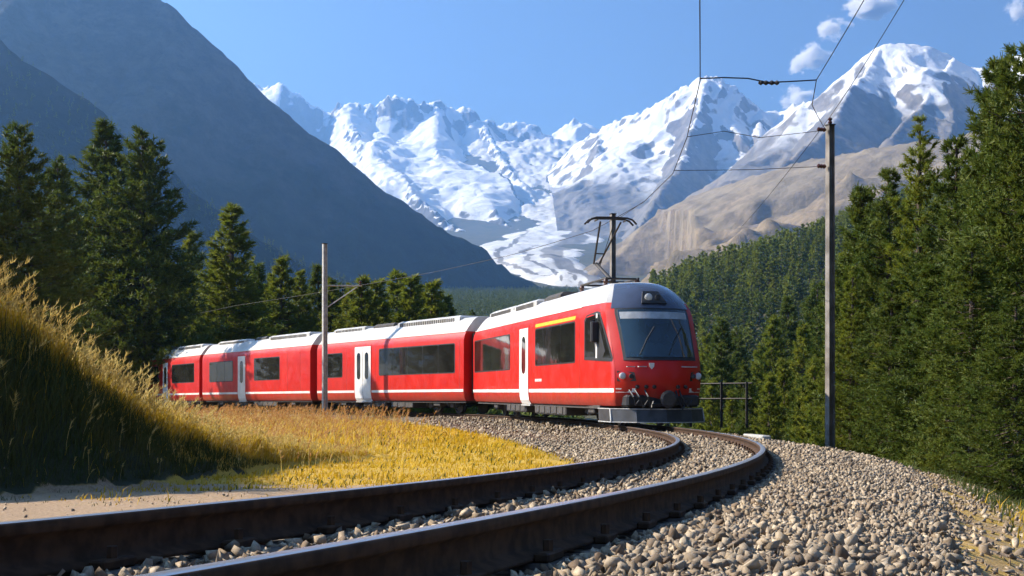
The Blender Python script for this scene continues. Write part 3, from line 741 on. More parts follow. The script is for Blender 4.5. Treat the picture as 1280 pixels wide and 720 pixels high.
    me, tip, d = blades('stalks', p, hh, np.full(len(p), .006), ln, MT['plume'], 5, segs=3)
    tag(mobj('grass_stalks', me), 'thin straw stalks rising from the bank', 'grass', kind='stuff')
    k = 14; n2 = len(p); t = r.random((n2, k))
    base = np.stack([p] * k, 1); frac = .72 + .3 * t
    base[:, :, :2] += (d * hh[:, None])[:, None, :] * (frac ** 2)[:, :, None]; base[:, :, 2] += hh[:, None] * (frac - .35 * frac ** 3 * ln[:, None])
    pb = base.reshape(-1, 3); hl = np.repeat(hh, k) * r.uniform(.08, .17, n2 * k)
    me, _, _ = blades('plumes', pb, hl, np.full(len(pb), .010), r.uniform(.4, 1.1, len(pb)), MT['plume'], 6, segs=1, wind=(.5, -.2))
    tag(mobj('grass_seed_heads', me), 'feathery pinkish straw seed heads over the bank crest', 'grass', kind='stuff')
    # taller reddish stems between the bank's tail and the far ballast
    x, y = scatter(15000, (-15, 1), (15, 52), r); z, s, o, bk = ground_z(x, y, True); px = 640 + F * x / y
    m = (o > inner_w(s) + .3) & (px > 215) & (px < 540) & (r.random(len(x)) < np.interp(px, [215, 330, 430, 540], [1, 1, .5, .06]) * np.interp(y, [15, 20, 52], [.25, .5, 1.0])) & (fbm(x * .5, y * .5, 99, 3) > -.35)
    p = np.stack([x, y, z - .02], 1)[m]; n2 = len(p); hh = r.uniform(.22, .62, n2) * np.interp(p[:, 1], [15, 52], [.8, 1.35]); ln = r.uniform(.2, .6, n2)
    me, tip, d = blades('verge_stalks', p, hh, .004 + .0003 * p[:, 1], ln, MT['plume'], 15, segs=2)
    tag(mobj('grass_stems', me), 'loose reddish straw stems between bank and train', 'grass', kind='stuff')
    k = 7; t = r.random((n2, k)); frac = .6 + .42 * t; base = np.stack([p] * k, 1)
    base[:, :, :2] += (d * hh[:, None])[:, None, :] * (frac ** 2)[:, :, None]; base[:, :, 2] += hh[:, None] * (frac - .35 * frac ** 3 * ln[:, None])
    pb = base.reshape(-1, 3)
    me, _, _ = blades('verge_heads', pb, np.repeat(hh, k) * r.uniform(.10, .2, n2 * k), .008 + .0004 * pb[:, 1], r.uniform(.4, 1.1, len(pb)), MT['rust_head'], 16, segs=1, wind=(.5, -.2))
    tag(mobj('grass_heads', me), 'reddish brown seed heads of the stems in front of the carriages', 'grass', kind='stuff')
    # sparse tufts on the gravel and the far verge, herbs right of the stones
    x, y = scatter(9000, (-8, 1), (4.5, 11.5), r)
    z, s, o, bk = ground_z(x, y, True)
    m = (o > .95) & ~bk & (fbm(x * 1.4, y * 2.2, 91, 3) > .28)
    pos = np.stack([x, y, z - .005], 1)[m]
    me, _, _ = blades('tufts', pos, r.uniform(.02, .06, len(pos)), np.full(len(pos), .006), r.uniform(.4, 1.2, len(pos)), MT['drygreen'], 8)
    tag(mobj('grass_tufts', me), 'small low tufts of grass on the gravel', 'grass', kind='stuff')
    x, y = scatter(60000, (2, 14), (6, 36), r)
    z, s, o, bk = ground_z(x, y, True)
    dd = -o - outer_w(s)
    m = (o < 0) & (dd > .45) & (dd < 4) & (fbm(x * .9, y * .9, 95, 3) > .15 - dd * .25)
    pos = np.stack([x, y, z - .02], 1)[m]; n = len(pos); dd = dd[m]
    gold = (r.random(n) < np.clip(.7 - dd * .5, .04, .6)) & (pos[:, 1] < 12) 
    for mk, mt, lb in ((gold, 'dry', 'straw coloured grass at the edge of the stones under the pines'), (~gold, 'herb', 'low green undergrowth under the pines')):
        me, _, _ = blades('verge', pos[mk], r.uniform(.06, .22, mk.sum()), .007 + .0006 * pos[mk][:, 1], r.uniform(.4, 1.0, mk.sum()), MT[mt], 9)
        tag(mobj('grass_verge', me), lb, 'grass', kind='stuff')
grass()

# ------------------------------------------------------------------ trees
def conifer(H, R, seed, tufts, needles, nlen, nwid, shape=.85, base=.06, droop=.15, whorl=True, lodbranch=True):
    """trunk mesh data and crown mesh data of one conifer, base at the origin"""
    r = np.random.default_rng(seed)
    nb = max(18, int(tufts / 16)); t = (np.arange(nb) + r.random(nb)) / nb
    hb = base + (0.985 - base) * t ** .92
    az = np.cumsum(np.full(nb, 2.39996)) + r.normal(0, .35, nb)
    prof = np.clip((1 - hb) / (1 - base), 0, 1) ** shape * np.clip(.62 + (hb - base) / .22 * .38, .45, 1)
    lump = 1 + .26 * np.sin(az * 2 + hb * 9 + seed) * (1 - hb) + r.normal(0, .13, nb)
    Lb = np.clip(R * prof * lump, .12 * R * .6, None)
    z0 = hb * H; rise = np.interp(hb, [0, .35, .8, 1], [-.28, -.05, .25, .8]) + r.normal(0, .08, nb)
    # distribute the tufts over branches by length
    w_ = Lb / Lb.sum(); bi = r.choice(nb, tufts, p=w_)
    u = 1 - .80 * r.random(tufts) ** 1.5
    ca, sa = np.cos(az[bi]), np.sin(az[bi])
    rad = Lb[bi] * u
    zz = z0[bi] + Lb[bi] * (rise[bi] * u - droop * np.sin(u * np.pi) + .16 * u ** 3)
    sp = .16 * Lb[bi] * (1.15 - .6 * u) + .05
    ncl = max(60, tufts // 3); cb = r.choice(nb, ncl, p=w_); cu = 1 - .86 * r.random(ncl) ** 1.25; cl = r.normal(0, 1, ncl)
    pick = r.integers(0, ncl, tufts); bi = cb[pick]; u = np.clip(cu[pick] + r.normal(0, .10, tufts), .06, 1.1)
    ca, sa = np.cos(az[bi]), np.sin(az[bi]); rad = Lb[bi] * u
    zz = z0[bi] + Lb[bi] * (rise[bi] * u - droop * np.sin(np.clip(u, 0, 1) * np.pi) + .16 * u ** 3)
    sp = .17 * Lb[bi] * (1.2 - .6 * u) + .04
    lat = (cl[pick] + r.normal(0, .55, tufts)) * sp
    C = np.stack([ca * rad - sa * lat, sa * rad + ca * lat, zz + r.normal(0, .35, tufts) * sp * .7], 1)
    out = np.stack([ca, sa, .55 + 0 * ca], 1)
    D = out[:, None, :] * .75 + r.normal(0, .62, (tufts, needles, 3)); D[:, :, 2] += .18
    D /= np.linalg.norm(D, axis=2)[:, :, None]
    sd = np.cross(D, r.normal(size=(tufts, needles, 3))); sd /= np.linalg.norm(sd, axis=2)[:, :, None] + 1e-9
    L = nlen * r.uniform(.6, 1.25, (tufts, needles, 1)); Wd = nwid * r.uniform(.7, 1.3, (tufts, needles, 1))
    c = C[:, None, :] - D * L * .25
    V = np.stack([c - sd * Wd * .5, c + sd * Wd * .5, c + D * L + sd * Wd * .18, c + D * L - sd * Wd * .18], 2).reshape(-1, 3)
    Q = np.arange(len(V)).reshape(-1, 4)
    tb = MB()
    tr_ = .016 * H + .03
    tb.tube([(0, 0, -.5), (0, 0, H * .03), (.02 * R, 0, H * .35), (0, .015 * R, H * .7), (0, 0, H * .97)], tr_ * 1.25, 8, tr_ * .12)
    if lodbranch:
        for i in range(0, nb, 2):
            a = az[i]; l = Lb[i] * .8; ca, sa = math.cos(a), math.sin(a)
            tb.tube([(0, 0, z0[i]), (ca * l * .5, sa * l * .5, z0[i] + Lb[i] * (rise[i] * .5 - droop)), (ca * l, sa * l, z0[i] + Lb[i] * (rise[i] * .8 - droop * .5))], .010 * H * (1 - hb[i]) * .6 + .012, 4, .008, cap=False)
    return tb, V, Q
def tree_proto(H, R, seed, tufts, needles, nlen, nwid, mat, **k):
    tb, V, Q = conifer(H, R, seed, tufts, needles, nlen, nwid, **k)
    return dict(trunk=tb.mesh('trunk', MT['bark']), crown=np_mesh('crown', V, Q, MT[mat]), H=H, V=V, Q=Q)
def plant(name, pr, x, y, z, H, rz, label, group=None, wide=1.0, parts=True):
    o = empty(name, (x, y, z), rz); k = H / pr['H']; o.scale = (k * wide, k * wide, k)
    for nm in ('trunk', 'crown'):
        c = bpy.data.objects.new(nm, pr[nm]); COL.objects.link(c); c.parent = o
    return tag(o, label, 'tree', group)
NEAR = [tree_proto(10, 2.3, 301, 5200, 15, .20, .024, 'pine', shape=.62), tree_proto(10, 1.9, 302, 4800, 15, .22, .030, 'pine', shape=.72),
        tree_proto(10, 2.1, 303, 4800, 15, .20, .024, 'pine', shape=.8), tree_proto(10, 1.75, 304, 4000, 15, .18, .022, 'larch', shape=.85)]
MIDT = [tree_proto(16, 3.9, 311, 6000, 11, .36, .055, 'pine', shape=.70), tree_proto(15, 3.2, 312, 5000, 11, .34, .055, 'pine', shape=.85),
        tree_proto(14, 3.0, 313, 4400, 11, .32, .05, 'larch', shape=.95), tree_proto(15, 3.1, 314, 5000, 11, .34, .055, 'pine', shape=.8)]
FAR = [tree_proto(14, 2.7, 321 + i, 420, 4, 1.0, .36, m, lodbranch=False, shape=s) for i, (m, s) in enumerate((('pine', .8), ('larch', .65), ('pine', .95), ('larch', .85), ('pine', .75)))]
def gz1(x, y): return float(ground_z(np.array([x]), np.array([y]))[0])
def at_px(px, d): return (px - 640) / F * d
# left of the line, behind the last carriages: px of the trunk, distance, row of the tip, prototype
for px, d, top, k, wd, lb in (
        (22, 62, 152, 0, .95, 'dark pine beside the paired tall pines, rising behind the grassy bank'),
        (-42, 61, 175, 1, 1.1, 'dark pine at the outer edge of the wood behind the grassy bank'),
        (72, 74, 190, 3, .9, 'pine half hidden between the two tallest pines behind the bank'),
        (178, 86, 160, 0, 1.02, 'tallest broad dark stone pine behind the last carriage, its larger crown'),
        (132, 88, 153, 1, 1.25, 'tall dark pine grown into the side of the broadest pine behind the last carriage'),
        (238, 100, 285, 2, .95, 'small pale green conifer between the broad dark pine and the tall conifer behind the train'),
        (290, 92, 250, 2, 1.30, 'tall yellow green conifer standing alone behind the third carriage'),
        (352, 98, 316, 2, 1.15, 'light green conifer of middle height behind the carriage joint'),
        (322, 110, 330, 1, 1.1, 'dark conifer between two light green ones behind the third carriage'),
        (398, 105, 333, 1, 1.0, 'dark narrow conifer just behind the slim bracket mast'),
        (428, 112, 350, 3, 1.0, 'dark low conifer just beside the bracket mast, behind the second carriage'),
        (470, 96, 345, 2, 1.3, 'bright yellow green larch rising over the second carriage roof'),
        (497, 100, 333, 2, 1.15, 'tallest bright green larch over the middle of the second carriage'),
        (528, 106, 352, 3, 1.2, 'dark green conifer to the side of the bright larches over the second carriage'),
        (452, 93, 340, 2, 1.25, 'pale larch beside the bracket mast, its tip level with the larches over the second carriage'),
        (514, 92, 340, 2, 1.2, 'broad sunlit larch close behind the second carriage, at its long window'),
        (540, 97, 346, 2, 1.15, 'light green larch over the front half of the second carriage'),
        (556, 112, 368, 1, 1.2, 'low dark conifer over the front end of the second carriage')):
    x = at_px(px, d); z = min(gz1(x, d), .5) - .3
    H = CAMH + (YH - top) / F * d - z
    plant('pine_tree' if k != 2 else 'larch_tree', MIDT[k], x, d, z, H, (px * 1.7) % 6.28, lb, None, wd * (1.12 if H > 14 else 1.3))
for i, (px, d, top) in enumerate(((340, 102, 340), (375, 100, 335), (270, 104, 320), (415, 104, 345), (438, 98, 352), (-5, 108, 255), (50, 112, 270), (105, 118, 300), (215, 122, 330), (262, 125, 345), (310, 128, 352), (375, 130, 362), (410, 140, 372), (450, 150, 380), (510, 152, 384), (590, 160, 385))):
    x = at_px(px, d); z = -1.0; plant('larch_tree' if i < 5 else 'pine_tree', MIDT[2 if i < 5 else (1, 3)[i % 2]], x, d, z, CAMH + (YH - top) / F * d - z, i * 1.3, 'low light green larch in the row between the taller trees behind the train' if i < 5 else 'low dark conifer in the row filling the gaps behind the train', 'conifers filling the gaps behind the train', 1.15)
# right of the line, below the ballast shoulder
for px, d, top, k, wd, lb in (
        (1290, 24, 45, 0, 1.10, 'tallest dense dark pine beside the stones, its boughs reaching the ground'),
        (1246, 30, 72, 1, 1.0, 'slender tall pine pressed against the tallest dense pine'),
        (1150, 35, 140, 3, 1.05, 'pointed yellow green conifer standing clear above its neighbours beside the tall mast'),
        (1196, 33, 165, 2, 1.15, 'dark broad pine between the pointed conifer and the slender pine'),
        (1110, 39, 205, 2, 1.05, 'dark green pine close behind the tall steel mast'),
        (1078, 44, 232, 1, 1.15, 'pine half covered by the tall steel mast'),
        (1215, 22, 300, 2, 1.15, 'bushy shaded pine low down in front of the tallest pines'),
        (1270, 17.5, 372, 0, 1.15, 'low lit pine bough mass nearest the stone edge'),
        (1165, 27, 330, 1, 1.2, 'shaded young pine standing over the edge of the stones'),
        (1115, 31, 345, 2, 1.15, 'shaded young pine beside the mast foot'),
        (1066, 38, 330, 3, 1.0, 'young light conifer just behind the mast foot'),
        (1330, 30, 20, 1, 1.2, 'tall pine behind the tallest dense pine')):
    x = at_px(px, d); z = gz1(x, d) - .15
    H = CAMH + (YH - top) / F * d - z
    plant('pine_tree' if k != 3 else 'larch_tree', NEAR[k], x, d, z, H, (px * 2.3) % 6.28, lb, None, wd * np.interp(H, [4, 8, 12], [1.25, 1.0, .82]))
# conifers standing in the hollow below the line
for i, (px, d, top, k) in enumerate(((884, 150, 415, 2), (902, 120, 398, 1), (921, 165, 405, 3), (948, 135, 432, 2), (966, 118, 390, 2), (985, 150, 372, 1), (1004, 105, 402, 2), (1022, 125, 350, 3), (1046, 92, 340, 1), (1060, 78, 305, 2), (890, 92, 470, 2), (915, 84, 486, 2), (938, 78, 474, 1), (962, 72, 462, 2), (980, 80, 445, 2), (1002, 70, 470, 3), (1018, 66, 440, 2), (1040, 60, 420, 2), (930, 110, 448, 3), (872, 130, 450, 1))):
    x = at_px(px, d); z = min(gz1(x, d), -3.0); plant('larch_tree' if k == 2 else 'pine_tree', MIDT[k], x, d, z, CAMH + (YH - top) / F * d - z, i * 2.1, ('sunlit yellow green conifer in the hollow between the railing and the tall mast' if k == 2 else 'dark green conifer in the hollow between the railing and the tall mast'), 'conifers in the hollow below the track', 1.0)
# the wood on the hillside
def wood():
    r = np.random.default_rng(41)
    n = 44000; x = r.uniform(20, 420, n); y = r.uniform(120, 905, n)
    px = 640 + F * x / y
    m = (px > 812 + 0 * y) & (px < 1225) & (y < 900 - (px - 818) * .28)
    x, y, px = x[m], y[m], px[m]; z = hill_z(x, y)
    gz = valley(y) - 2; z = np.maximum(z, gz)
    keep = []; cell = {}
    for i in range(len(x)):
        sp = 3.0 + y[i] * .0028
        c = (int(x[i] // 8), int(y[i] // 8)); ok = True
        for a in (-1, 0, 1):
            for b in (-1, 0, 1):
                for j in cell.get((c[0] + a, c[1] + b), ()):
                    if (x[i] - x[j]) ** 2 + (y[i] - y[j]) ** 2 < sp * sp: ok = False
        if ok: cell.setdefault(c, []).append(i); keep.append(i)
    keep = np.array(keep); x, y, z = x[keep], y[keep], z[keep]
    H = 6.5 + 9 * r.random(len(x)) ** 1.2 * np.interp(y, [120, 300, 500], [.75, .95, 1])
    # how much of each tree stands clear of those in front
    px = 640 + F * x / y; top = YH - F * (z + H - CAMH) / y
    order = np.argsort(y); sky_ = np.full(2000, 560.0); vis = np.zeros(len(x))
    for i in order:
        a, b = int(px[i] - 1.6 / y[i] * F), int(px[i] + 1.6 / y[i] * F) + 1
        a, b = max(a, 0), min(b, 1999)
        seg = sky_[a:b]; vis[i] = np.clip(seg - top[i], 0, None).sum()
        sky_[a:b] = np.minimum(seg, top[i] + (b - a) * .4)
    vis = np.where(px > 1075, vis * .25, vis)
    ids = np.argsort(-vis); ind = ids[:290]; rest = ids[290:]; rest = rest[vis[rest] > 0]
    for i in ind:
        k = int(r.integers(0, 5))
        plant('spruce_tree', FAR[k], x[i], y[i], z[i] - .3, H[i], r.uniform(0, 6.28), 'dark green conifer in the wood on the hillside beyond the railing', 'conifers in the hillside wood', r.uniform(.95, 1.4))
    Vs, Qs, b = [], [], 0
    low = [conifer(14, 2.6, 331 + i, 110, 4, 1.7, .75, lodbranch=False, shape=.8) for i in range(3)]
    for n_, i in enumerate(rest):
        _, V, Q = low[n_ % 3]; a = r.uniform(0, 6.28); k = H[i] / 14
        c_, s_ = math.cos(a) * k, math.sin(a) * k
        Vs.append(np.stack([V[:, 0] * c_ - V[:, 1] * s_ + x[i], V[:, 0] * s_ + V[:, 1] * c_ + y[i], V[:, 2] * k + z[i]], 1)); Qs.append(Q + b); b += len(V)
    if Vs: tag(mobj('hillside_wood', np_mesh('hillside_wood', np.concatenate(Vs), np.concatenate(Qs), MT['larch'])), 'dense conifer wood covering the hillside behind the single trees', 'wood', kind='stuff')
    return low
LOW = wood()
def far_wood():
    """conifers on the dark spur, read as a fringe along its edge, and on the valley floor"""
    r = np.random.default_rng(57); Vs, Qs, b = [], [], 0
    spur = bpy.data.objects['mountain_spur'].data
    co = np.empty(len(spur.vertices) * 3, np.float32); spur.vertices.foreach_get('co', co); co = co.reshape(-1, 3)
    px = 640 + F * co[:, 0] / co[:, 1]; c = co[(px > -60) & (px < 640) & (co[:, 1] < 1960)]
    pick = r.choice(len(c), 3400, p=(lambda w_: w_ / w_.sum())(.25 + np.exp(-(c[:, 2] - 200) / 250)))
    spots = [(p[0] + r.uniform(-6, 6), p[1] + r.uniform(-6, 6), p[2] - 1.5, r.uniform(7, 13)) for p in c[pick]]
    for k in range(3800):
        y = r.uniform(170, 1500); x = at_px(r.uniform(380, 720), y)
        if fbm(np.array([x / 60]), np.array([y / 60]), 5, 3)[0] > -.35: spots.append((x, y, float(valley(y)) - 1 + 0, r.uniform(7, 14)))
    for k in range(3000):
        y = r.uniform(1300, 2950); x = at_px(r.uniform(480, 722), y); spots.append((x, y, float(valley(y)) - 1, r.uniform(9, 17)))
    for n_, (x, y, z, h) in enumerate(spots):
        _, V, Q = LOW[n_ % 3]; V = V[:4 * 100]; Q = Q[:100]
        k = h / 14; V2 = V * k + np.array([x, y, z]); Vs.append(V2); Qs.append(Q + b); b += len(V2)
    tag(mobj('far_wood', np_mesh('far_wood', np.concatenate(Vs), np.concatenate(Qs), MT['pine'])), 'distant conifers scattered over the dark spur and the valley floor', 'wood', kind='stuff')
far_wood()

# ------------------------------------------------------------------ the train
ZW = [.52, .62, .9, 1.55, 2.3, 2.85, 3.02, 3.17]; WW = [1.22, 1.29, 1.325, 1.325, 1.325, 1.325, 1.29, 1.21]
ZR = [3.17, 3.36, 3.50, 3.61, 3.69, 3.74, 3.76]; WR = [1.21, 1.08, .97, .87, .77, .66, 0.0]
def W(z): return float(np.interp(z, ZW + ZR[1:], WW + WR[1:]))
XFZ = [.52, .9, 1.3, 1.7, 2.4, 3.05, 3.17, 3.36, 3.50, 3.61, 3.69, 3.74, 3.76]
XFV = [-.22, -.05, 0, -.10, -.46, -.88, -.98, -1.18, -1.38, -1.58, -1.78, -1.98, -2.25]
class Car:
    def __init__(c, name, label, sF, xF, sR, xR, L, cab):
        p1 = Vector(tr(sF)); p2 = Vector(tr(sR)); f = (p1 - p2).normalized(); lf = Vector((0, 0, 1)).cross(f).normalized(); up = f.cross(lf)
        org = p1 - f * xF
        c.root = tag(empty(name), label, 'train car', 'coupled carriages of the red train')
        c.root.matrix_world = Matrix((( f.x, lf.x, up.x, org.x), (f.y, lf.y, up.y, org.y), (f.z, lf.z, up.z, org.z), (0, 0, 0, 1)))
        c.L = L; c.cab = cab; c.xF = xF; c.xR = xR
    def tap(c, x):
        if not c.cab: return 1.0
        t = min(max((x - (c.L - 3.6)) / 3.2, 0), 1); return 1 - .15 * t * t * (3 - 2 * t)
    def side(c, x, z): return W(z) * c.tap(x)
    def xf(c, z): return c.L + float(np.interp(z, XFZ, XFV))
    def front(c, u, z, prd=0.0):
        x = c.xf(z) - .55 * abs(u) ** 2.3; e = max(W(z), .001) * c.tap(c.xf(z) - .55)
        return (x + prd, u * e, z + prd * .25)
    def slab(c, name, poly, mat, prd0=-.01, prd1=.01, parent=None, sgn=-1):
        a = [(x, sgn * (c.side(x, z) + prd0), z) for x, z in poly]; b = [(x, sgn * (c.side(x, z) + prd1), z) for x, z in poly]
        return MB().loft([a, b], True, True).build(name, mat, parent or c.root)
def rrect(x0, x1, z0, z1, r=.07, n=3):
    out = []
    for cx, cz, a0 in ((x1 - r, z1 - r, 0), (x0 + r, z1 - r, 90), (x0 + r, z0 + r, 180), (x1 - r, z0 + r, 270)):
        for k in range(n + 1):
            a = math.radians(a0 + 90 * k / n); out.append((cx + r * math.cos(a), cz + r * math.sin(a)))
    return out
def car_body(c):
    L = c.L; root = c.root
    # side walls, ends
    def ring(xfun):
        r_ = []
        for z in ZW: x = xfun(z); r_.append((x, -c.side(x, z), z))
        for z in reversed(ZW): x = xfun(z); r_.append((x, c.side(x, z), z))
        return r_
    st = [lambda z: .02]
    n = 48 if c.cab else 4
    for k in range(1, n + 1):
        st.append((lambda t: (lambda z: .02 + ((c.xf(z) - .55 if c.cab else L - .02) - .02) * t))(k / n))
    mb = MB().loft([ring(f) for f in st], True, not c.cab)
    if c.cab:
        us = [-1, -.97, -.92, -.86, -.8, -.6, -.3, 0, .3, .6, .8, .86, .92, .97, 1]; zs = ZW[:3] + [1.1, 1.3, 1.55, 1.75, 2.0, 2.3, 2.6, 2.85, 3.02, 3.17]
        V = [c.front(u, z) for z in zs for u in us]; m = len(us)
        mb.add(V, [(i * m + j, i * m + j + 1, (i + 1) * m + j + 1, (i + 1) * m + j) for i in range(len(zs) - 1) for j in range(m - 1)])
    body = mb.build('body', MT['red'], root)
    bm_smooth(body, 32)
    # roof
    def rring(xfun):
        r_ = []
        for z in ZR: x = xfun(z); r_.append((x, -c.side(x, z) - .002 * (z < 3.2), z + .003))
        for z in reversed(ZR[:-1]): x = xfun(z); r_.append((x, c.side(x, z) + .002 * (z < 3.2), z + .003))
        return r_
    mb = MB(); rs = []
    for k in range(0, n + 1):
        rs.append(rring((lambda t: (lambda z: .06 + ((c.xf(z) - .55 if c.cab else L - .06) - .06) * t))(k / n)))
    mb.loft(rs, True, not c.cab)
    roof = mb.build('roof', MT['roof'], root); bm_smooth(roof, 40)
    # drip rail along the cantrail
    e = L - (3.2 if c.cab else .05)
    for s in (-1,):
        MB().box(.05, e, s * 1.235 - .012, s * 1.235 + .012, 3.145, 3.175).build('gutter', MT['white'], root)
    return body, roof
def bm_smooth(o, ang):
    me = o.data; me.polygons.foreach_set('use_smooth', np.ones(len(me.polygons), bool))
    import bmesh
    bm = bmesh.new(); bm.from_mesh(me); bmesh.ops.remove_doubles(bm, verts=bm.verts, dist=.0015); bmesh.ops.recalc_face_normals(bm, faces=bm.faces)
    lim = math.radians(ang)
    for e in bm.edges:
        if len(e.link_faces) == 2 and e.calc_face_angle(0) > lim: e.smooth = False
    bm.to_mesh(me); bm.free()
def window(c, x0, x1, z0, z1, panes, name='window'):
    fr = c.slab(name, rrect(x0, x1, z0, z1, .09), MT['black'], -.01, .006)
    w_ = (x1 - x0 - .08) / panes
    for i in range(panes):
        a = x0 + .04 + w_ * i; c.slab('pane', rrect(a + .015, a + w_ - .015, z0 + .04, z1 - .04, .06), MT['glass'], .002, .011, fr)
    return fr
def vslab(c, name, x0, x1, z0, z1, mat, p0, p1, parent):
    """upright panel that follows the bulge of the wall"""
    zs = [z0] + [z for z in ZW if z0 + .02 < z < z1 - .02] + [z1]
    r_ = [[(x0, -(c.side(x0, z) + p0), z), (x0, -(c.side(x0, z) + p1), z), (x1, -(c.side(x1, z) + p1), z), (x1, -(c.side(x1, z) + p0), z)] for z in zs]
    return MB().loft(r_).build(name, mat, parent)
def door(c, x0, x1, leaves):
    fr = vslab(c, 'door', x0, x1, .50, 2.88, MT['white'], -.01, .014, c.root)
    w_ = (x1 - x0) / leaves
    for i in range(leaves):
        a = x0 + w_ * i
        c.slab('door_window', rrect(a + w_ * .28, a + w_ * .72, 1.45, 2.62, w_ * .18), MT['glass'], .008, .020, fr)
        if i: vslab(c, 'door_seam', a - .012, a + .012, .52, 2.86, MT['black'], .008, .017, fr)
    vslab(c, 'door_jamb', x0 - .05, x0 - .008, .5, 2.90, MT['red'], -.01, .012, fr)
    vslab(c, 'door_jamb', x1 + .008, x1 + .05, .5, 2.90, MT['red'], -.01, .012, fr)
    vslab(c, 'door_lintel', x0 - .05, x1 + .05, 2.902, 2.95, MT['red'], -.01, .012, fr)
    c.slab('step', [(x0, .44), (x1, .44), (x1, .49), (x0, .49)], MT['lightsteel'], -.15, .05, fr)
def stripe(c, x0, x1):
    n = max(2, int((x1 - x0) / .25)); xs = [x0 + (x1 - x0) * i / n for i in range(n + 1)]
    MB().loft([[(x, -(c.side(x, z) + p_), z) for z, p_ in ((.86, -.01), (.86, .010), (.965, .010), (.965, -.01))] for x in xs]).build('stripe', MT['white'], c.root)
def seams(c, xs):
    for x in xs:
        mb = MB(); mb.loft([[(x + dx, -(c.side(x, z) + p_), z) for dx, p_ in ((-.005, -.01), (-.005, .0025), (.005, .0025), (.005, -.01))] for z in (.56, .84)])
        mb.build('panel_seam', MT['under'], c.root)
        mb = MB(); mb.loft([[(x + dx, -(c.side(x, z) + p_), z) for dx, p_ in ((-.005, -.01), (-.005, .0025), (.005, .0025), (.005, -.01))] for z in (.985, 1.5, 2.84, 3.02)])
        mb.build('panel_seam', MT['under'], c.root)
def bogie(c, xc):
    mb = MB()
    for s in (-1, 1):
        mb.box(xc - 1.35, xc + 1.35, s * .80 - .07, s * .80 + .07, .36, .52, .02)
        mb.box(xc - .28, xc + .28, s * .95 - .16, s * .95 + .16, .30, .58, .03)
        for a in (-.9, .9):
            mb.box(xc + a - .17, xc + a + .17, s * .82 - .10, s * .82 + .12, .24, .46, .03)
            mb.tube([(xc + a - .3, s * .86, .30), (xc + a - .3, s * .86, .5)], .07, 8); mb.tube([(xc + a + .3, s * .86, .30), (xc + a + .3, s * .86, .5)], .07, 8)
    mb.box(xc - .3, xc + .3, -.75, .75, .34, .50)
    b = mb.build('bogie', MT['under'], c.root)
    for a in (-.9, .9):
        for s in (-1, 1):
            MB().lathe([(.34, -.05), (.42, -.05), (.42, -.03), (.385, -.02), (.38, .055), (.33, .06), (.30, .02), (.12, .02), (.10, .08)] if s > 0 else [(.10, -.08), (.12, -.02), (.30, -.02), (.33, -.06), (.38, -.055), (.385, .02), (.42, .03), (.42, .05), (.34, .05)], 'y', (xc + a, s * .545, .395), 20).build('wheel', MT['steel'], b)
        MB().tube([(xc + a, -.55, .395), (xc + a, .55, .395)], .07, 8).build('axle', MT['under'], b)
def under(c, spans):
    for x0, x1, z0, d in spans:
        mb = MB().box(x0, x1, -d, d, z0, .50, .03)
        n = int((x1 - x0) / .7)
        for i in range(n): mb.box(x0 + .1 + i * .7, x0 + .6 + i * .7, -d - .02, -d + .01, z0 + .05, .44)
        mb.build('equipment_box', MT['under'], c.root)
    MB().box(.15, c.L - (1.8 if c.cab else .15), -1.16, 1.16, .44, .525).build('underframe', MT['under'], c.root)
def bellows(c):
    mb = MB()
    for i in range(5):
        x = c.L + .02 + i * .11; mb.box(x, x + .075, -1.0, 1.0, .75, 3.1, .03)
    mb.box(c.L - .02, c.L + .56, -.93, .93, .82, 3.03)
    mb.build('bellows', MT['rubber'], c.root)
    MB().box(c.L, c.L + .55, -.12, .12, .5, .72, .03).build('coupler', MT['under'], c.root)
def roof_unit(c, x0, x1, hw, h, mat='roof', louvres=True, name='roof_unit'):
    z = 3.66 if hw > .5 else 3.72
    mb = MB(); b = .05
    mb.loft([[(x0, -hw, z - .18), (x1, -hw, z - .18), (x1, hw, z - .18), (x0, hw, z - .18)], [(x0, -hw, z + h * .6), (x1, -hw, z + h * .6), (x1, hw, z + h * .6), (x0, hw, z + h * .6)], [(x0 + .12, -hw + .14, z + h), (x1 - .12, -hw + .14, z + h), (x1 - .12, hw - .14, z + h), (x0 + .12, hw - .14, z + h)]])
    o = mb.build(name, MT[mat], c.root)
    if louvres:
        g = MB(); n = int((x1 - x0 - .5) / .16)
        for i in range(n): g.box(x0 + .25 + i * .16, x0 + .34 + i * .16, -hw - .012, -hw + .02, z - .06, z + h * .55)
        g.build('louvre', MT['under'], o)
    return o

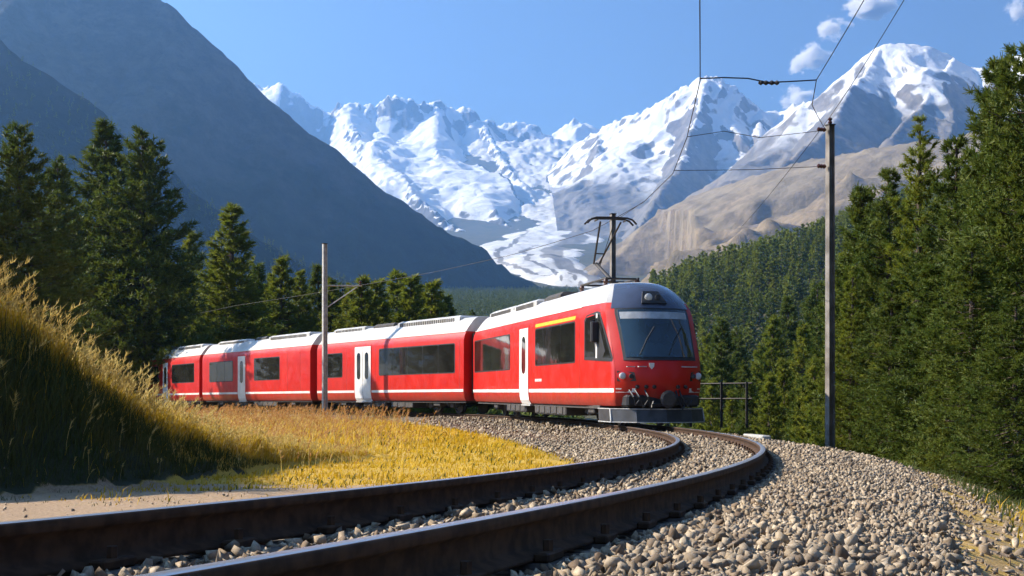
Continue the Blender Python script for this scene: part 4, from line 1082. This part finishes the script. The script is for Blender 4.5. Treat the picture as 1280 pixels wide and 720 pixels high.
def power_car():
    c = Car('train_car', 'leading red train car with slanted cab, pantograph and yellow strip over one window', 30.9, 15.35, 43.1, 3.15, 18.15, True)
    car_body(c); L = c.L; root = c.root
    window(c, .28, 6.45, 1.60, 2.80, 4); door(c, 7.85, 9.05, 1)
    window(c, 9.95, 14.55, 1.66, 2.80, 3)
    c.slab('first_class_strip', [(9.95, 2.84), (14.55, 2.84), (14.55, 2.94), (9.95, 2.94)], MT['yellow'], -.005, .005)
    cw = [(15.35, 1.72), (17.34, 1.64), (17.42, 1.72), (16.58, 2.80), (16.45, 2.94), (16.2, 2.97), (15.5, 2.90), (15.35, 2.78)]
    f_ = c.slab('cab_side_window', cw, MT['black'], -.01, .007)
    c.slab('pane', [(15.42, 1.80), (16.18, 1.78), (16.18, 2.88), (15.55, 2.83), (15.42, 2.72)], MT['glass'], .003, .012, f_)
    c.slab('pane', [(16.32, 1.78), (17.28, 1.72), (16.52, 2.74), (16.42, 2.87), (16.32, 2.88)], MT['glass'], .003, .012, f_)
    c.slab('window_post', [(16.20, 1.75), (16.30, 1.75), (16.30, 2.91), (16.20, 2.91)], MT['white'], .003, .016, f_)
    c.slab('desk_reflection_patch', [(16.5, 1.80), (17.18, 1.76), (16.92, 2.16), (16.55, 2.08)], MT['skin'], .008, .0135, f_).name = 'cab_side_reflection'  # pale slab on the glass, a painted reflection of the desk
    stripe(c, .05, 7.78); stripe(c, 9.13, L - .66)
    # side marking: tiny cream print under the big window
    mb = MB(); x = 9.95
    for wd in (.10, .06, .12, .05, .09, .13, .06): mb.box(x, x + wd, -1.3285, -1.324, 1.19, 1.27); x += wd + .035
    mb.build('side_marking', MT['white'], root)
    # windscreen and brow
    def patch(name, us, zs, mat, prd, parent=None):
        V = [c.front(u, z, prd) for z in zs for u in us]; V0 = [c.front(u, z, -.02) for z in zs for u in us]; m = len(us); k = len(zs)
        fs = [(i * m + j, i * m + j + 1, (i + 1) * m + j + 1, (i + 1) * m + j) for i in range(k - 1) for j in range(m - 1)]
        b = m * k; rim = list(range(m)) + [i * m + m - 1 for i in range(1, k)] + [(k - 1) * m + j for j in range(m - 2, -1, -1)] + [i * m for i in range(k - 2, 0, -1)]
        fs += [(rim[i], rim[(i + 1) % len(rim)], rim[(i + 1) % len(rim)] + b, rim[i] + b) for i in range(len(rim))]
        o = MB().add(V + V0, fs).build(name, mat, parent or root); bm_smooth(o, 40); return o
    ls = lambda a, b, n: [a + (b - a) * i / n for i in range(n + 1)]
    brow = patch('brow', ls(-.90, .90, 16), [3.0, 3.05, 3.17, 3.25, 3.36, 3.50, 3.61, 3.69, 3.72], MT['navy'], .012)
    patch('roof_front', [-1.0, -.97, -.94] + ls(-.9, .9, 12) + [.94, .97, 1.0], [3.165, 3.25, 3.36, 3.50, 3.61, 3.69, 3.74, 3.762], MT['roof'], .004)
    sur = patch('windscreen_surround', ls(-.84, .84, 12), ls(1.66, 3.04, 8), MT['black'], .010)
    scr = patch('windscreen', ls(-.79, .79, 12), ls(1.74, 2.96, 8), MT['screen'], .018)
    patch('sun_blind', ls(-.76, .76, 10), ls(2.72, 2.90, 2), MT['skin'], .022, scr)
    # headlight in the brow
    hb_ = MB(); a = [c.front(-.30, 3.10, .02), c.front(.30, 3.10, .02), c.front(.22, 3.42, .02), c.front(-.22, 3.42, .02)]
    b = [(p[0] + .06, p[1], p[2] + .03) for p in a]; hb_.loft([a, b]); hb = hb_.build('top_lamp_housing', MT['black'], root)
    p = c.front(-.12, 3.26, .09); MB().lathe([(.10, 0), (.10, .03), (.07, .05), (.02, .055)], 'x', p, 14).build('lamp', MT['lamp'], hb)
    p = c.front(.12, 3.26, .09); MB().lathe([(.07, 0), (.07, .02), (.02, .03)], 'x', p, 12).build('lamp', MT['steel'], hb)
    # corner lamps
    for s in (-1, 1):
        q = [c.front(s * .62, 1.14, .015), c.front(s * .97, 1.14, .015), c.front(s * .97, 1.40, .015), c.front(s * .66, 1.36, .015)]
        q2 = [(p[0] - .06, p[1], p[2]) for p in q]; h = MB().loft([q2, q]).build('headlight', MT['black'], root)
        p = c.front(s * .88, 1.27, .02); MB().lathe([(.085, -.02), (.085, .03), (.06, .05), (.01, .055)], 'x', p, 14).build('lamp', MT['lamp'], h)
        p = c.front(s * .72, 1.26, .02); MB().lathe([(.06, -.02), (.06, .02), (.01, .03)], 'x', p, 12).build('lamp', MT['steel'], h)
    # emblem, handles, hose sockets
    p = c.front(-.30, 1.52, .012)
    MB().loft([[(p[0], p[1] - .07, p[2] + .07), (p[0], p[1] + .07, p[2] + .07), (p[0], p[1] + .06, p[2] - .02), (p[0], p[1], p[2] - .09), (p[0], p[1] - .06, p[2] - .02)], [(p[0] + .01, p[1] - .07, p[2] + .07), (p[0] + .01, p[1] + .07, p[2] + .07), (p[0] + .01, p[1] + .06, p[2] - .02), (p[0] + .01, p[1], p[2] - .09), (p[0] + .01, p[1] - .06, p[2] - .02)]]).build('emblem', MT['white'], root)
    for u in (-.72, -.5, .5, .72):
        p = c.front(u, 1.50, .0); MB().tube([(p[0], p[1] - .1, p[2]), (p[0] + .06, p[1] - .1, p[2]), (p[0] + .06, p[1] + .1, p[2]), (p[0], p[1] + .1, p[2])], .014, 6).build('handle', MT['lightsteel'], root)
    for u in (-.6, -.42, -.25, .3, .5): 
        p = c.front(u, 1.0, 0); MB().lathe([(.05, 0), (.05, .05), (.03, .07)], 'x', p, 10).build('socket', MT['darkiron'], root)
    # front stripe pieces
    for s in (-1, 1):
        us = ls(.62, .985, 5); a = [c.front(s * u, .86, .005) for u in us] + [c.front(s * u, .965, .005) for u in reversed(us)]
        a0 = [(p[0] - .03, p[1], p[2]) for p in a]; MB().loft([a0, a]).build('stripe', MT['white'], root)
    # wipers
    for u0, u1 in ((-.52, -.12), (.12, .56)):
        a = c.front(u0, 1.80, .045); m_ = c.front((u0 + u1) / 2, 2.2, .05); b = c.front(u1, 2.5, .045)
        MB().tube([a, m_, b], .014, 5).build('wiper', MT['steel'], scr)
    # mirrors / cameras on both flanks
    for s in (-1, 1):
        x = L - 1.9; y = s * (c.side(x, 2.5) + .10); MB().tube([(x, s * c.side(x, 2.7), 2.75), (x + .05, y + s * .08, 2.7)], .02, 6).build('mirror_arm', MT['black'], root)
        MB().box(x - .03, x + .12, y - .08, y + .12, 2.15, 2.7, .03).build('mirror', MT['black'], root)
    # coupler, hoses, plough
    MB().box(L - .9, L - .15, -.95, .95, .50, .80, .05).build('coupler_recess_shade', MT['black'], root)  # solid black block stands in for the shade of the hollow
    cp = MB().lathe([(.09, -.5), (.09, .15), (.20, .17), (.22, .22), (.16, .26)], 'x', (L, 0, .70), 14).build('coupler', MT['under'], root)
    MB().box(L - .3, L + .05, -.30, .30, .52, .60, .03).build('coupler_hook', MT['darkiron'], cp)
    for y0, y1, zz in ((-.75, -.45, .5), (-.5, -.3, .46), (.4, .7, .5), (.3, .55, .45), (-.9, -.68, .56)):
        MB().tube([(L - .12, y0, .92), (L + .08, y0 * .95, .75), (L + .06, (y0 + y1) / 2, zz), (L - .02, y1, .66)], .025, 6).build('hose', MT['black'], root)
    pl = [(L - 1.75, -1.20), (L - .55, -1.22), (L - .05, -.72), (L + .14, 0), (L - .05, .72), (L - .55, 1.22), (L - 1.75, 1.20)]
    th = .03; mb = MB()
    o_ = [(x, y, .12) for x, y in pl]; t_ = [(x - .10, y * .99, .45) for x, y in pl]; i_ = [(x - .16, y * .955, .45) for x, y in pl]; i0_ = [(x - .06, y * .955, .12) for x, y in pl]
    mb.loft([[a, b, c2, d] for a, b, c2, d in zip(o_, t_, i_, i0_)]); plo = mb.build('snow_plough', MT['steel'], root)
    e_ = MB(); e_.tube([(p[0], p[1] * 1.005, p[2]) for p in o_], .014, 6); e_.build('plough_edge', MT['lightsteel'], plo)
    e_ = MB(); e_.tube([(p[0], p[1] * 1.005, p[2]) for p in t_], .014, 6); e_.build('plough_edge', MT['lightsteel'], plo)
    for s in (-1, 1):
        MB().tube([(L - .56, s * 1.225, .13), (L - .68, s * 1.215, .45)], .03, 6).build('plough_stay', MT['lightsteel'], plo)
    seams(c, (6.9, 9.5, 14.95)); bogie(c, 3.15); bogie(c, 15.35); under(c, [(5.2, 8.0, .22, 1.15), (9.2, 12.9, .20, 1.15)])
    roof_unit(c, .6, 4.6, .80, .22); roof_unit(c, 5.0, 8.2, .85, .20); roof_unit(c, 8.6, 10.6, .7, .26, 'under', False); roof_unit(c, 14.9, 15.9, .6, .10, 'roof', False)
    # pantograph
    pg = MB()
    for s in (-1, 1): pg.tube([(12.0, s * .45, 3.98), (14.6, s * .45, 3.98)], .035, 6)
    for x in (12.1, 13.4, 14.5): pg.tube([(x, -.45, 3.98), (x, .45, 3.98)], .03, 6)
    pan = pg.build('pantograph', MT['darkiron'], root)
    for x in (12.1, 14.5):
        for s in (-1, 1): MB().lathe([(.05, 3.62), (.075, 3.70), (.05, 3.74), (.075, 3.80), (.05, 3.84), (.075, 3.90), (.05, 3.97)], 'z', (x, s * .45, 0), 10).build('insulator', MT['ceramic'], pan)
    MB().tube([(13.6, 0, 4.0), (12.05, 0, 4.62)], .05, 8).build('lower_arm', MT['darkiron'], pan)
    u_ = MB(); u_.tube([(12.05, -.08, 4.62), (13.45, -.30, 5.66)], .028, 6); u_.tube([(12.05, .08, 4.62), (13.45, .30, 5.66)], .028, 6); u_.tube([(12.4, -.12, 4.88), (12.4, .12, 4.88)], .02, 6)
    u_.build('upper_arm', MT['darkiron'], pan)
    MB().tube([(13.1, .12, 4.02), (12.0, .1, 4.5), (13.4, .1, 5.6)], .014, 5).build('thrust_rod', MT['darkiron'], pan)
    for x in (13.3, 13.6):
        MB().tube([(x, -.72, 5.60), (x, -.60, 5.72), (x, -.45, 5.765), (x, 0, 5.775), (x, .45, 5.765), (x, .60, 5.72), (x, .72, 5.60)], .028, 6).build('contact_strip', MT['darkiron'], pan)
    MB().tube([(13.3, -.42, 5.70), (13.6, -.42, 5.70)], .02, 6).build('head_link', MT['darkiron'], pan); MB().tube([(13.3, .42, 5.70), (13.6, .42, 5.70)], .02, 6).build('head_link', MT['darkiron'], pan)
    return c
power_car()
def coach(label, sF, sR, L, wins, doors, units, sm=()):
    c = Car('train_car', label, sF, L - 2.6, sR, 2.6, L, False)
    car_body(c)
    for w_ in wins: window(c, *w_)
    xs = [.05]
    for x0, x1, n in doors: door(c, x0, x1, n); xs += [x0 - .07, x1 + .07]
    xs.append(c.L - .05)
    for i in range(0, len(xs), 2): stripe(c, xs[i], xs[i + 1])
    bogie(c, 2.6); bogie(c, L - 2.6); under(c, [(4.8, 7.0, .24, 1.14), (7.6, L - 4.6, .22, 1.15)]); bellows(c)
    for u in units: roof_unit(c, *u)
    seams(c, sm)
    return c
# s of the car ends: 46.8..61.0, 61.5..76.7, 77.2..92
coach('second red carriage with white double door and one long dark window band', 46.8 + 2.6, 61.0 - 2.6, 14.2, [(6.75, 13.5, 1.58, 2.74, 5), (.85, 2.95, 1.56, 2.68, 2)], [(4.3, 5.95, 2)], [(.8, 4.2, .8, .2), (5.0, 7.0, .75, .22, 'under', False), (7.6, 13.0, .85, .2)], (.5, 3.4, 6.4, 13.85))
coach('third red carriage with single white door between two dark windows, behind tall grass', 61.5 + 2.6, 76.9 - 2.6, 15.4, [(1.2, 5.0, 1.55, 2.68, 3), (8.1, 11.6, 1.55, 2.72, 2)], [(5.75, 6.85, 1)], [(1.2, 5.6, .8, .2), (6.6, 8.2, .7, .24, 'under', False), (9, 14.2, .85, .2)], (.8, 5.35, 7.5, 12.6, 14.2))
coach('last red carriage mostly hidden behind the grassy bank', 77.4 + 2.6, 92.0 - 2.6, 14.6, [(1.2, 6.0, 1.58, 2.72, 3), (9.0, 13.6, 1.58, 2.72, 3)], [(7.0, 8.1, 1)], [(1, 5.5, .8, .2), (6.2, 8.0, .7, .24, 'under', False), (8.6, 13.6, .85, .2)])

# ------------------------------------------------------------------ masts, wires, railing
def mast(label, x, y, ztop, yaw, wd=.22, mat='mastside', foot=.35):
    z = gz1(x, y) - .05
    o = tag(empty('catenary_mast', (x, y, z), yaw), label, 'mast'); h = ztop - z; a = wd / 2; t = .018
    pr = [(-a, -a), (a, -a), (a, -a + t), (t / 2, -a + t), (t / 2, a - t), (a, a - t), (a, a), (-a, a), (-a, a - t), (-t / 2, a - t), (-t / 2, -a + t), (-a, -a + t)]
    MB().loft([[(px_, py_, .1) for px_, py_ in pr], [(px_ * .9, py_ * .9, h) for px_, py_ in pr]]).build('post', MT[mat], o)
    MB().box(-a * 1.1, a * 1.1, -a * 1.1, a * 1.1, h + .002, h + .03).build('cap', MT['darkiron'], o)
    MB().box(-foot, foot, -foot, foot, -.5, .09, .03).build('footing', MT['concrete'], o)
    MB().box(-a * 1.5, a * 1.5, -a * 1.5, a * 1.5, .092, .115).build('base_plate', MT['darkiron'], o)
    return o, h, z
M1, h1, z1 = mast('tall steel mast standing on the stone shoulder beside the pines', 8.0, 33.0, P(1038, 157, 33.0)[2], math.radians(112), .18)
for hz in (6.33 - z1, 7.25 - z1): 
    MB().lathe([(.03, -.35), (.06, -.30), (.03, -.26), (.06, -.22), (.03, -.18), (.06, -.14), (.03, -.10)], 'y', (0, .48, hz), 10).build('insulator', MT['ceramic'], M1)
MB().lathe([(.03, h1 + .03), (.06, h1 + .08), (.03, h1 + .12), (.06, h1 + .16), (.03, h1 + .2)], 'z', (0, 0, 0), 10).build('insulator', MT['ceramic'], M1)
M2, h2, z2 = mast('slim steel mast with bracket arm in front of the joint between two carriages', P(406, 500, 56.5)[0], 56.5, P(406, 305, 56.5)[2], math.radians(116), .20, 'lightsteel', foot=.3)
bz_ = P(0, 357, 56.5)[2] - z2
br = MB(); br.tube([(0, 0, bz_), (-.5, -1.5, bz_ + .02)], .035, 6); br.build('bracket_arm', MT['lightsteel'], M2)
MB().tube([(0, 0, bz_ - 1.0), (-.44, -1.3, bz_ - .05)], .028, 6).build('bracket_stay', MT['lightsteel'], M2)
MB().lathe([(.03, 0), (.07, .05), (.03, .1), (.07, .15), (.03, .2)], 'z', (-.48, -1.44, bz_ + .03), 10).build('insulator', MT['ceramic'], M2)
M3, h3, z3 = mast('dark steel mast rising behind the cab roof and the pantograph', P(766, 400, 46.5)[0], 46.5, P(766, 268, 46.5)[2], math.radians(110), .18)
def wire(name, pts, r, label, cat='wire', sag=.12, n=10, group=None):
    out = []
    for a, b in zip(pts[:-1], pts[1:]):
        a = Vector(a); b = Vector(b)
        for i in range(n):
            t = i / n; p = a.lerp(b, t); p.z -= sag * 4 * t * (1 - t) * min(1, (b - a).length / 20); out.append(p)
    out.append(Vector(pts[-1]))
    o = MB().tube([tuple(p) for p in out], r, 6).build(name, MT['wire'])
    return tag(o, label, cat, group)
tx = lambda s, off, z: (float(tr(s, off)[0]), float(tr(s, off)[1]), z)
cw_pts = [tx(-8, -.1, 6.2), (2.62, 18.3, 6.0), (3.27, 22.8, 5.98), (3.68, 27.6, 5.97), (3.9, 31.8, 5.95), (3.60, 36.0, 5.9), tx(36.5, -.2, 5.76), tx(44, .1, 5.85), tx(52, .1, 5.9), tx(62, 0, 5.9), tx(75, 0, 6.0), tx(95, 0, 6.0)]
wire('contact_wire', cw_pts, .009, 'thin contact wire following the track above the train', sag=.02)
w2 = [(4.2, 1.0, 6.9), P(1080, 0, 19.1), P(1020.5, 100, 22.8), P(1015, 131, 24.8), (7.85, 32.9, 7.27)]
wire('return_wire', w2, .008, 'thin wire kinked at the pull-off and ending on the tall mast', sag=.05)
w3 = [(4.2, -4.0, 8.6), P(1130, 0, 23.6), (7.98, 32.95, z1 + h1 + .2), (10.5, 60, 8.5)]
wire('feeder_wire', w3, .008, 'upper thin wire carried on the top of the tall mast', sag=.1)
po = wire('pull_off_rod', [P(875, 98, 22.8), P(905, 97, 22.8), P(935, 98, 22.8), P(960, 103, 22.8), P(985, 102, 22.8), P(1020.5, 100, 22.8)], .012, 'curved pull-off rod between contact wire and return wire against the sky', 'rod', sag=0)
MB().lathe([(.02, -.18), (.045, -.14), (.02, -.1), (.045, -.05), (.02, 0), (.045, .05), (.02, .1), (.045, .14), (.02, .18)], 'x', P(961, 103.5, 22.8), 8).build('insulator', MT['darkiron'], po)
wire('span_wire', [(3.68, 27.6, 5.98), P(905, 164, 28.5), P(950, 172, 29.6), (7.78, 32.9, 7.22)], .008, 'span wire rising from the contact wire to the upper clamp of the tall mast', sag=.0)
wire('span_wire', [P(842, 213, 31.0), P(940, 212, 32), (7.70, 32.95, 6.33)], .008, 'level span wire from the contact wire to the lower clamp of the tall mast', sag=.03)
wire('head_span', [(3.60, 36.0, 5.92), (3.63, 46.3, z3 + h3 - .25)], .008, 'short span wire from the contact wire to the mast behind the cab', sag=.02)

def railing():
    d = 44.0; a = P(862, 480, d); b = P(940, 480, d - 1.5); zt = a[2]
    o = tag(empty('railing', (a[0], a[1], zt - 1.25)), 'dark steel railing with posts beside the nose of the train', 'railing')
    A_v = Vector((0, 0, 1.25)); Bv = Vector((b[0] - a[0], b[1] - a[1], 1.25))
    for hz in (0, -.5): MB().tube([A_v + Vector((0, 0, hz)), Bv + Vector((0, 0, hz))], .03, 6).build('rail', MT['darkiron'], o)
    for t in (.02, .52, .92):
        p = A_v.lerp(Bv, t); MB().box(p.x - .04, p.x + .04, p.y - .04, p.y + .04, -.2, 1.3, .008).build('post', MT['darkiron'], o)
railing()
def slab():
    a = P(934, 531, 31.5); b = P(958, 544, 27.0)
    a = Vector((a[0], a[1], gz1(a[0], a[1]))); b = Vector((b[0], b[1], gz1(b[0], b[1])))
    dv = (b - a); L = dv.length; o = MB().box(0, L, -.10, .10, -.05, .20, .025).build('kerb_stone', MT['concrete'])
    o.location = a; o.rotation_euler = (0, -math.asin(dv.z / L), math.atan2(dv.y, dv.x))
    tag(o, 'pale concrete edging slab lying outside the bend of the track', 'edging slab')
slab()

# ------------------------------------------------------------------ clouds
def cloud(px, py, wpx, hpx, seed, dens, label):
    d = 12100.0; c = P(px, py, d); a = wpx / 2 / F * d; b = hpx / 2 / F * d
    import bmesh
    bm = bmesh.new(); bmesh.ops.create_icosphere(bm, subdivisions=4, radius=1.0)
    me = bpy.data.meshes.new('cloud'); bm.to_mesh(me); bm.free()
    m = bpy.data.materials.new('cloud_vapour'); m.use_nodes = True; nt = m.node_tree; nt.nodes.remove(nt.nodes['Principled BSDF'])
    tc = nd(nt, 'ShaderNodeTexCoord'); ns = nd(nt, 'ShaderNodeTexNoise'); ns.noise_dimensions = '4D'; ns.inputs['W'].default_value = seed * 3.7
    ns.inputs['Scale'].default_value = 2.1; ns.inputs['Detail'].default_value = 6; ns.inputs['Roughness'].default_value = .6
    nt.links.new(tc.outputs['Object'], ns.inputs['Vector'])
    ln = nd(nt, 'ShaderNodeVectorMath', operation='LENGTH'); nt.links.new(tc.outputs['Object'], ln.inputs[0])
    fall = mrange(nt, ln.outputs['Value'], 0.0, 1.0, 0.24, -.36, False)
    den = mth(nt, 'MULTIPLY', mth(nt, 'ADD', mth(nt, 'SUBTRACT', ns.outputs[0], .5), fall), dens, clamp=False)
    v = nd(nt, 'ShaderNodeVolumePrincipled'); v.inputs['Color'].default_value = (1, 1, 1, 1); v.inputs['Anisotropy'].default_value = .2
    nt.links.new(mth(nt, 'MAXIMUM', den, 0.0), v.inputs['Density']); nt.links.new(v.outputs[0], nt.nodes['Material Output'].inputs['Volume'])
    me.materials.append(m); o = mobj('cloud', me, None, c); o.scale = (a, a * .8, b)
    tag(o, label, 'cloud')
cloud(1012, 78, 104, 78, 1, .6, 'small bright cumulus puff with two lobes hanging beside the snow dome')
cloud(1040, 36, 90, 70, 2, .4, 'thin small cloud above the double lobed puff')
cloud(1088, 8, 120, 70, 3, .35, 'wispy cloud high over the snow dome')
cloud(998, 124, 96, 70, 4, .7, 'bright cloud resting in the saddle between the two snow peaks')
cloud(1272, 14, 66, 56, 5, .22, 'faint wisp of cloud over the tallest pines')

# ------------------------------------------------------------------ the hazy air between here and the peaks
def haze():
    mb = MB().box(-11500, 11500, -9500, 11500, -140, 2750)
    m = bpy.data.materials.new('haze_air'); m.use_nodes = True; nt = m.node_tree
    nt.nodes.remove(nt.nodes['Principled BSDF'])
    v = nd(nt, 'ShaderNodeVolumePrincipled'); v.inputs['Color'].default_value = (0.27, 0.55, 1.0, 1)
    v.inputs['Density'].default_value = HAZE; v.inputs['Anisotropy'].default_value = 0.65
    nt.links.new(v.outputs[0], nt.nodes['Material Output'].inputs['Volume'])
    tag(mb.build('haze', m), kind='stuff')
HAZE = 1.0e-4
haze()
